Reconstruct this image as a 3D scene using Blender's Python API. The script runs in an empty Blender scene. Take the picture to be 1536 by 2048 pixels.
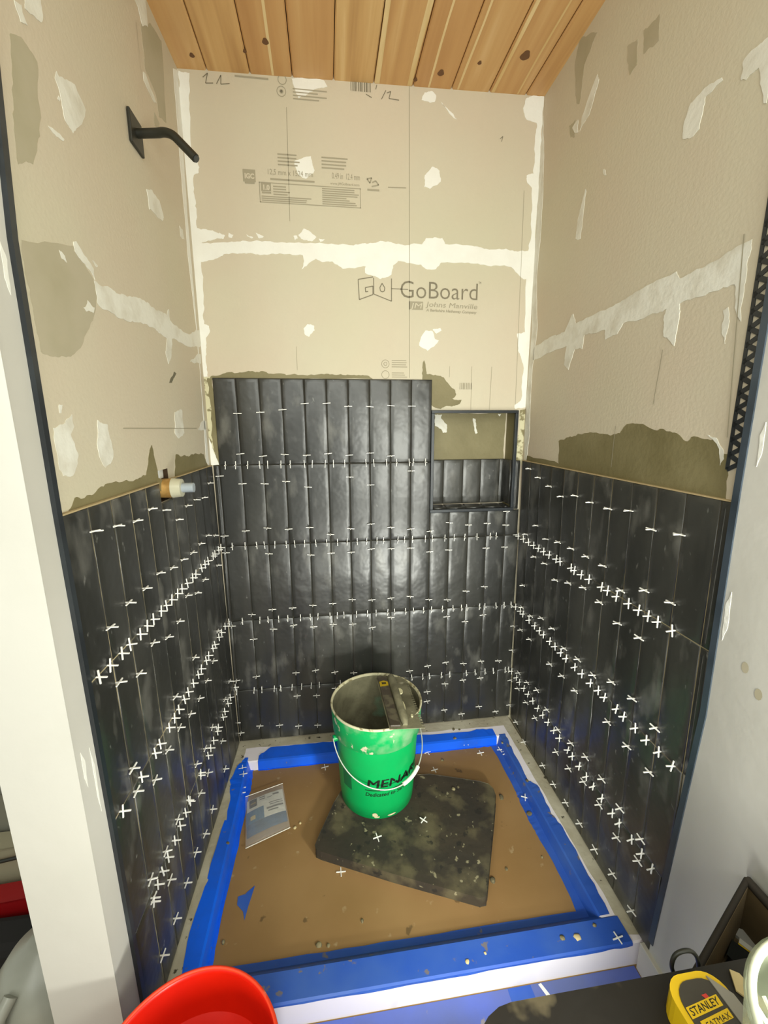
import bpy, bmesh, math, random
from mathutils import Vector, Matrix, noise
from mathutils.geometry import tessellate_polygon
random.seed(7)
S = bpy.context.scene
C = S.collection
# ---------------------------------------------------------------- camera
YAW, PIT, ROL = 0.13104, 0.20365, -0.00445
fw = Vector((math.sin(YAW)*math.cos(PIT), math.cos(YAW)*math.cos(PIT), -math.sin(PIT)))
rt = Vector((math.cos(YAW), -math.sin(YAW), 0)); up = rt.cross(fw)
rt2 = rt*math.cos(ROL)+up*math.sin(ROL); up2 = -rt*math.sin(ROL)+up*math.cos(ROL)
cam = bpy.data.objects.new('camera', bpy.data.cameras.new('camera')); C.objects.link(cam)
M = Matrix((rt2, up2, -fw)).transposed().to_4x4(); M.translation = (0.39344, -1.62922, 1.388)
cam.matrix_world = M
cam.data.sensor_fit = 'VERTICAL'; cam.data.sensor_height = 24; cam.data.lens = 853.239/2048*24
cam.data.clip_start = 0.02
S.camera = cam
CAM = Vector((0.39344, -1.62922, 1.388))
# ---------------------------------------------------------------- world, lights, exposure
w = bpy.data.worlds.new('world'); S.world = w; w.use_nodes = True
w.node_tree.nodes['Background'].inputs[0].default_value = (0.95, 1.0, 0.93, 1)
w.node_tree.nodes['Background'].inputs[1].default_value = 0.45
def area(name, loc, tgt, sx, sy, power, col=(.98, 1, .91), spread=180):
    l = bpy.data.lights.new(name, 'AREA'); l.shape = 'RECTANGLE'; l.size = sx; l.size_y = sy
    l.energy = power; l.color = col; l.spread = math.radians(spread)
    o = bpy.data.objects.new(name, l); C.objects.link(o); o.location = loc
    o.rotation_euler = (Vector(tgt)-Vector(loc)).to_track_quat('-Z', 'Y').to_euler(); return o
area('work_light', (1.0, -1.85, 1.12), (0.55, 0, 1.0), 0.34, 0.62, 17)
area('low_work_light', (0.86, -1.33, 0.46), (0.5, 0, 0.42), 0.10, 0.10, 4.0, spread=120)
area('low_work_light', (0.33, -1.5, 0.42), (0.8, -0.1, 0.2), 0.05, 0.05, 2.0)
area('left_room_light', (-0.6, -2.6, 1.7), (0.9, 0, 1.2), 0.7, 1.0, 12)
area('room_light', (0.6, -2.4, 2.2), (0.6, -0.3, 1.3), 1.4, 0.8, 16)
S.view_settings.view_transform = 'Standard'; S.view_settings.look = 'None'
S.view_settings.gamma = 1; S.view_settings.use_curve_mapping = False
S.view_settings.exposure = 0.35
SPACERS=[('b','v',0.079,1.427,1),('b','v',0.159,1.431,2),('b','v',0.238,1.44,3),('b','v',0.318,1.462,4),('b','v',0.397,1.463,5),('b','v',0.476,1.452,6),('b','v',0.556,1.451,7),('b','v',0.635,1.455,8),('b','v',0.715,1.453,9),('b','v',0.079,1.283,1),('b','v',0.159,1.274,2),('b','v',0.238,1.279,3),('b','v',0.318,1.275,4),('b','v',0.397,1.28,5),('b','v',0.476,1.273,6),('b','v',0.556,1.28,7),('b','v',0.635,1.268,8),('b','v',0.0,1.203,0),('b','v',0.079,1.173,1),('b','v',0.159,1.171,2),('b','v',0.238,1.178,3),('b','v',0.318,1.155,4),('b','v',0.476,1.19,6),('b','v',0.556,1.158,7),('b','v',0.715,1.209,9),('b','v',0.0,0.976,0),('b','v',0.079,0.993,1),('b','v',0.159,1.001,2),('b','v',0.238,0.994,3),('b','v',0.318,0.998,4),('b','v',0.397,0.967,5),('b','v',0.476,0.987,6),('b','v',0.556,1.003,7),('b','v',0.635,0.987,8),('b','v',0.715,0.977,9),('b','v',0.794,0.965,10),('b','v',0.873,0.997,11),('b','v',0.953,0.985,12),('b','v',1.032,0.989,13),('b','v',1.112,0.979,14),('b','v',1.112,1.036,14),('b','v',0.0,0.91,0),('b','v',0.159,0.899,2),('b','v',0.318,0.887,4),('b','v',0.397,0.891,5),('b','v',0.476,0.891,6),('b','v',0.556,0.901,7),('b','v',0.635,0.899,8),('b','v',0.715,0.898,9),('b','v',0.794,0.879,10),('b','v',0.873,0.883,11),('b','v',1.032,0.884,13),('b','v',1.112,0.885,14),('b','v',0.079,0.652,1),('b','v',0.159,0.668,2),('b','v',0.238,0.67,3),('b','v',0.318,0.676,4),('b','v',0.397,0.679,5),('b','v',0.476,0.691,6),('b','v',0.556,0.685,7),('b','v',0.635,0.688,8),('b','v',0.715,0.69,9),('b','v',0.794,0.672,10),('b','v',0.873,0.666,11),('b','v',0.953,0.7,12),('b','v',1.032,0.715,13),('b','v',0.0,0.608,0),('b','v',0.079,0.546,1),('b','v',0.159,0.584,2),('b','v',0.238,0.595,3),('b','v',0.318,0.583,4),('b','v',0.397,0.588,5),('b','v',0.476,0.584,6),('b','v',0.556,0.563,7),('b','v',0.635,0.603,8),('b','v',0.873,0.59,11),('b','v',0.953,0.562,12),('b','v',1.032,0.587,13),('b','v',0.0,0.368,0),('b','v',0.079,0.38,1),('b','v',0.238,0.383,3),('b','v',0.318,0.387,4),('b','v',0.397,0.372,5),('b','v',0.476,0.362,6),('b','v',0.715,0.35,9),('b','v',0.794,0.367,10),('b','v',0.873,0.377,11),('b','v',0.953,0.365,12),('b','v',1.032,0.37,13),('b','v',1.112,0.365,14),('b','v',0.238,0.276,3),('b','v',0.318,0.27,4),('b','v',0.397,0.296,5),('b','v',0.794,0.243,10),('b','v',0.794,0.196,10),('b','v',0.873,0.274,11),('b','v',0.953,0.285,12),('b','v',1.032,0.288,13),('b','v',0.0,0.125,0),('b','v',0.079,0.15,1),('b','v',0.159,0.145,2),('b','v',0.238,0.133,3),('b','v',0.318,0.128,4),('b','v',0.873,0.145,11),('b','v',0.953,0.117,12),('b','v',1.032,0.146,13),('b','v',1.112,0.113,14),('b','h',0.023,1.242,0),('b','h',0.059,1.242,0),('b','h',0.102,1.242,0),('b','h',0.145,1.242,0),('b','h',0.174,1.242,0),('b','h',0.222,1.242,0),('b','h',0.256,1.242,0),('b','h',0.308,1.242,0),('b','h',0.337,1.242,0),('b','h',0.385,1.242,0),('b','h',0.416,1.242,0),('b','h',0.458,1.242,0),('b','h',0.539,1.242,0),('b','h',0.569,1.242,0),('b','h',0.618,1.242,0),('b','h',0.657,1.242,0),('b','h',0.707,1.242,0),('b','h',0.722,1.242,0),('b','h',0.771,1.242,0),('b','h',0.025,0.934,1),('b','h',0.072,0.934,1),('b','h',0.115,0.934,1),('b','h',0.144,0.934,1),('b','h',0.183,0.934,1),('b','h',0.226,0.934,1),('b','h',0.258,0.934,1),('b','h',0.296,0.934,1),('b','h',0.339,0.934,1),('b','h',0.381,0.934,1),('b','h',0.423,0.934,1),('b','h',0.461,0.934,1),('b','h',0.501,0.934,1),('b','h',0.538,0.934,1),('b','h',0.579,0.934,1),('b','h',0.605,0.934,1),('b','h',0.663,0.934,1),('b','h',0.69,0.934,1),('b','h',0.722,0.934,1),('b','h',0.775,0.934,1),('b','h',0.804,0.934,1),('b','h',0.856,0.934,1),('b','h',0.895,0.934,1),('b','h',0.939,0.934,1),('b','h',0.991,0.934,1),('b','h',1.048,0.934,1),('b','h',1.073,0.934,1),('b','h',-0.01,0.626,2),('b','h',0.041,0.626,2),('b','h',0.108,0.626,2),('b','h',0.14,0.626,2),('b','h',0.181,0.626,2),('b','h',0.217,0.626,2),('b','h',0.267,0.626,2),('b','h',0.306,0.626,2),('b','h',0.336,0.626,2),('b','h',0.385,0.626,2),('b','h',0.414,0.626,2),('b','h',0.441,0.626,2),('b','h',0.492,0.626,2),('b','h',0.537,0.626,2),('b','h',0.573,0.626,2),('b','h',0.621,0.626,2),('b','h',0.65,0.626,2),('b','h',0.696,0.626,2),('b','h',0.73,0.626,2),('b','h',0.772,0.626,2),('b','h',0.806,0.626,2),('b','h',0.853,0.626,2),('b','h',0.899,0.626,2),('b','h',0.936,0.626,2),('b','h',0.959,0.626,2),('b','h',1.015,0.626,2),('b','h',1.038,0.626,2),('b','h',1.088,0.626,2),('b','h',1.124,0.626,2),('b','h',1.156,0.626,2),('b','h',-0.003,0.318,3),('b','h',0.066,0.318,3),('b','h',0.097,0.318,3),('b','h',0.147,0.318,3),('b','h',0.173,0.318,3),('b','h',0.219,0.318,3),('b','h',0.258,0.318,3),('b','h',0.298,0.318,3),('b','h',0.331,0.318,3),('b','h',0.419,0.318,3),('b','h',0.725,0.318,3),('b','h',0.773,0.318,3),('b','h',0.802,0.318,3),('b','h',0.856,0.318,3),('b','h',0.893,0.318,3),('b','h',0.968,0.318,3),('b','h',1.008,0.318,3),('b','h',1.053,0.318,3),('b','h',1.091,0.318,3),('b','h',1.146,0.318,3),('b','h',1.162,0.318,3),('l','v',-0.802,1.197,10),('l','v',-0.722,1.188,9),('l','v',-0.641,1.18,8),('l','v',-0.56,1.191,7),('l','v',-0.48,1.172,6),('l','v',-0.4,1.129,5),('l','v',-0.319,1.153,4),('l','v',-0.238,1.157,3),('l','v',-0.158,1.15,2),('l','v',-0.077,1.188,1),('l','v',-0.722,1.021,9),('l','v',-0.641,1.021,8),('l','v',-0.56,1.029,7),('l','v',-0.48,1.015,6),('l','v',-0.4,1.012,5),('l','v',-0.319,1.008,4),('l','v',-0.238,1.013,3),('l','v',-0.158,1.02,2),('l','v',-0.077,0.999,1),('l','v',-0.4,0.903,5),('l','v',-0.319,0.878,4),('l','v',-0.238,0.891,3),('l','v',-0.077,0.886,1),('l','v',-0.802,1.005,10),('l','v',-0.48,0.861,6),('l','v',-0.56,0.856,7),('l','v',-0.641,0.884,8),('l','v',-0.722,0.855,9),('l','v',-0.802,0.886,10),('l','v',-0.4,0.705,5),('l','v',-0.238,0.597,3),('l','v',-0.319,0.575,4),('l','v',-0.4,0.567,5),('l','v',-0.56,0.685,7),('l','v',-0.48,0.573,6),('l','v',-0.56,0.592,7),('l','v',-0.641,0.592,8),('l','v',-0.319,0.402,4),('l','v',-0.238,0.282,3),('l','v',-0.158,0.393,2),('l','v',-0.4,0.39,5),('l','v',-0.077,0.415,1),('l','v',-0.158,0.667,2),('l','v',-0.802,0.686,10),('l','v',-0.722,0.581,9),('l','v',-0.802,0.629,10),('l','v',-0.48,0.405,6),('l','v',-0.4,0.3,5),('l','v',-0.48,0.303,6),('l','v',-0.641,0.383,8),('l','v',-0.722,0.378,9),('l','v',-0.802,0.397,10),('l','v',-0.722,0.292,9),('l','v',-0.641,0.177,8),('l','v',-0.56,0.181,7),('l','v',-0.48,0.155,6),('l','v',-0.4,0.161,5),('l','v',-0.238,0.166,3),('l','v',-0.238,0.165,3),('l','v',-0.802,0.345,10),('l','v',-0.722,0.171,9),('l','v',-0.802,0.176,10),('l','h',-0.624,0.936,0),('l','h',-0.578,0.936,0),('l','h',-0.545,0.936,0),('l','h',-0.508,0.936,0),('l','h',-0.466,0.936,0),('l','h',-0.432,0.936,0),('l','h',-0.389,0.936,0),('l','h',-0.341,0.935,0),('l','h',-0.311,0.936,0),('l','h',-0.254,0.936,0),('l','h',-0.216,0.936,0),('l','h',-0.181,0.936,0),('l','h',-0.122,0.935,0),('l','h',-0.098,0.935,0),('l','h',-0.049,0.935,0),('l','h',-0.018,0.935,0),('l','h',-0.862,0.936,0),('l','h',-0.823,0.936,0),('l','h',-0.777,0.935,0),('l','h',-0.743,0.936,0),('l','h',-0.694,0.934,0),('l','h',-0.658,0.936,0),('l','h',-0.705,0.638,1),('l','h',-0.677,0.639,1),('l','h',-0.619,0.638,1),('l','h',-0.583,0.638,1),('l','h',-0.551,0.64,1),('l','h',-0.508,0.64,1),('l','h',-0.476,0.641,1),('l','h',-0.432,0.64,1),('l','h',-0.386,0.639,1),('l','h',-0.356,0.64,1),('l','h',-0.305,0.638,1),('l','h',-0.277,0.64,1),('l','h',-0.229,0.639,1),('l','h',-0.202,0.638,1),('l','h',-0.151,0.639,1),('l','h',-0.115,0.639,1),('l','h',-0.065,0.639,1),('l','h',-0.776,0.64,1),('l','h',-0.859,0.639,1),('l','h',-0.383,0.349,2),('l','h',-0.354,0.352,2),('l','h',-0.32,0.352,2),('l','h',-0.275,0.351,2),('l','h',-0.26,0.354,2),('l','h',-0.199,0.349,2),('l','h',-0.173,0.353,2),('l','h',-0.126,0.352,2),('l','h',-0.089,0.352,2),('l','h',-0.011,0.344,2),('l','h',-0.457,0.353,2),('l','h',-0.462,0.349,2),('l','h',-0.563,0.363,2),('l','h',-0.555,0.351,2),('l','h',-0.592,0.352,2),('l','h',-0.633,0.354,2),('l','h',-0.672,0.352,2),('l','h',-0.716,0.353,2),('l','h',-0.749,0.352,2),('l','h',-0.778,0.351,2),('l','h',-0.804,0.337,2),('r','v',-0.083,1.218,1),('r','v',-0.166,1.194,2),('r','v',-0.249,1.174,3),('r','v',-0.332,1.152,4),('r','v',-0.415,1.168,5),('r','v',-0.498,1.162,6),('r','v',-0.581,1.16,7),('r','v',-0.664,1.171,8),('r','v',-0.747,1.143,9),('r','v',-0.83,1.152,10),('r','v',-0.166,1.014,2),('r','v',-0.083,0.959,1),('r','v',-0.249,0.984,3),('r','v',-0.332,0.996,4),('r','v',-0.415,0.998,5),('r','v',-0.498,0.998,6),('r','v',-0.581,0.997,7),('r','v',-0.664,0.957,8),('r','v',-0.747,0.991,9),('r','v',-0.83,0.995,10),('r','v',-0.166,0.892,2),('r','v',-0.249,0.893,3),('r','v',-0.332,0.861,4),('r','v',-0.415,0.882,5),('r','v',-0.498,0.899,6),('r','v',-0.581,0.888,7),('r','v',-0.664,0.864,8),('r','v',-0.747,0.866,9),('r','v',-0.083,0.745,1),('r','v',-0.083,0.649,1),('r','v',-0.166,0.65,2),('r','v',-0.249,0.681,3),('r','v',-0.332,0.681,4),('r','v',-0.083,0.549,1),('r','v',-0.166,0.551,2),('r','v',-0.415,0.651,5),('r','v',-0.498,0.66,6),('r','v',-0.332,0.543,4),('r','v',-0.581,0.657,7),('r','v',-0.664,0.689,8),('r','v',-0.747,0.696,9),('r','v',-0.83,0.676,10),('r','v',-0.415,0.549,5),('r','v',-0.498,0.549,6),('r','v',-0.664,0.564,8),('r','v',-0.747,0.556,9),('r','v',-0.083,0.351,1),('r','v',-0.166,0.36,2),('r','v',-0.249,0.382,3),('r','v',-0.332,0.358,4),('r','v',-0.083,0.276,1),('r','v',-0.166,0.269,2),('r','v',-0.249,0.26,3),('r','v',-0.415,0.34,5),('r','v',-0.498,0.356,6),('r','v',-0.581,0.376,7),('r','v',-0.415,0.25,5),('r','v',-0.083,0.113,1),('r','v',-0.166,0.083,2),('r','v',-0.332,0.119,4),('r','v',-0.83,0.553,10),('r','v',-0.664,0.375,8),('r','v',-0.747,0.36,9),('r','v',-0.83,0.354,10),('r','v',-0.747,0.264,9),('r','v',-0.498,0.258,6),('r','v',-0.581,0.286,7),('r','v',-0.664,0.286,8),('r','v',-0.83,0.286,10),('r','v',-0.415,0.115,5),('r','v',-0.498,0.122,6),('r','v',-0.581,0.128,7),('r','v',-0.664,0.125,8),('r','v',-0.747,0.139,9),('r','v',-0.83,0.123,10),('r','h',0.005,0.933,0),('r','h',-0.016,0.933,0),('r','h',-0.064,0.934,0),('r','h',-0.112,0.934,0),('r','h',-0.156,0.934,0),('r','h',-0.196,0.934,0),('r','h',-0.237,0.934,0),('r','h',-0.278,0.934,0),('r','h',-0.328,0.935,0),('r','h',-0.353,0.934,0),('r','h',-0.423,0.936,0),('r','h',-0.442,0.934,0),('r','h',-0.481,0.934,0),('r','h',-0.522,0.935,0),('r','h',-0.584,0.935,0),('r','h',-0.611,0.935,0),('r','h',-0.65,0.934,0),('r','h',-0.698,0.935,0),('r','h',-0.736,0.934,0),('r','h',-0.769,0.934,0),('r','h',-0.8,0.934,0),('r','h',-0.844,0.934,0),('r','h',0.019,0.624,1),('r','h',-0.022,0.624,1),('r','h',-0.069,0.626,1),('r','h',-0.095,0.625,1),('r','h',-0.151,0.625,1),('r','h',-0.201,0.626,1),('r','h',-0.241,0.626,1),('r','h',-0.273,0.626,1),('r','h',-0.321,0.626,1),('r','h',-0.358,0.626,1),('r','h',-0.398,0.625,1),('r','h',-0.433,0.624,1),('r','h',-0.486,0.625,1),('r','h',-0.526,0.627,1),('r','h',-0.572,0.625,1),('r','h',-0.611,0.627,1),('r','h',-0.641,0.625,1),('r','h',-0.694,0.627,1),('r','h',-0.724,0.626,1),('r','h',-0.769,0.627,1),('r','h',-0.809,0.625,1),('r','h',-0.85,0.627,1),('r','h',-0.892,0.626,1),('r','h',0.025,0.311,2),('r','h',-0.012,0.314,2),('r','h',-0.064,0.316,2),('r','h',-0.095,0.315,2),('r','h',-0.139,0.315,2),('r','h',-0.178,0.315,2),('r','h',-0.221,0.315,2),('r','h',-0.265,0.314,2),('r','h',-0.305,0.315,2),('r','h',-0.346,0.316,2),('r','h',-0.389,0.316,2),('r','h',-0.428,0.317,2),('r','h',-0.484,0.317,2),('r','h',-0.511,0.317,2),('r','h',-0.553,0.317,2),('r','h',-0.593,0.316,2),('r','h',-0.629,0.315,2),('r','h',-0.672,0.316,2),('r','h',-0.721,0.316,2),('r','h',-0.751,0.316,2),('r','h',-0.801,0.319,2),('r','h',-0.838,0.318,2),('r','h',-0.875,0.317,2)]
LOOSE=[(0.94,-0.108,0.05,0.8),(0.772,-0.12,0.038,0.3),(0.99,-0.153,0.038,0),(0.131,-0.089,0.045,0),(0.346,-0.141,0.038,0.1),(0.04,-0.221,0.06,0),(0.043,-0.245,0.06,0.2),(0.516,-0.5,0.08,0.3),(0.396,-0.56,0.038,0.1),(0.677,-0.46,0.08,0.7),(1.072,-0.16,0.05,0.2),(1.086,-0.183,0.05,0.4),(1.073,-0.39,0.045,-0.4),(0.778,-0.214,0.038,0.1),(0.032,-0.517,0.06,0.6),(0.029,-0.143,0.075,0.1),(0.038,-0.173,0.075,0.2),(1.101,-0.857,0.08,0.1),(0.317,-0.073,0.055,0.5)]
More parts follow.
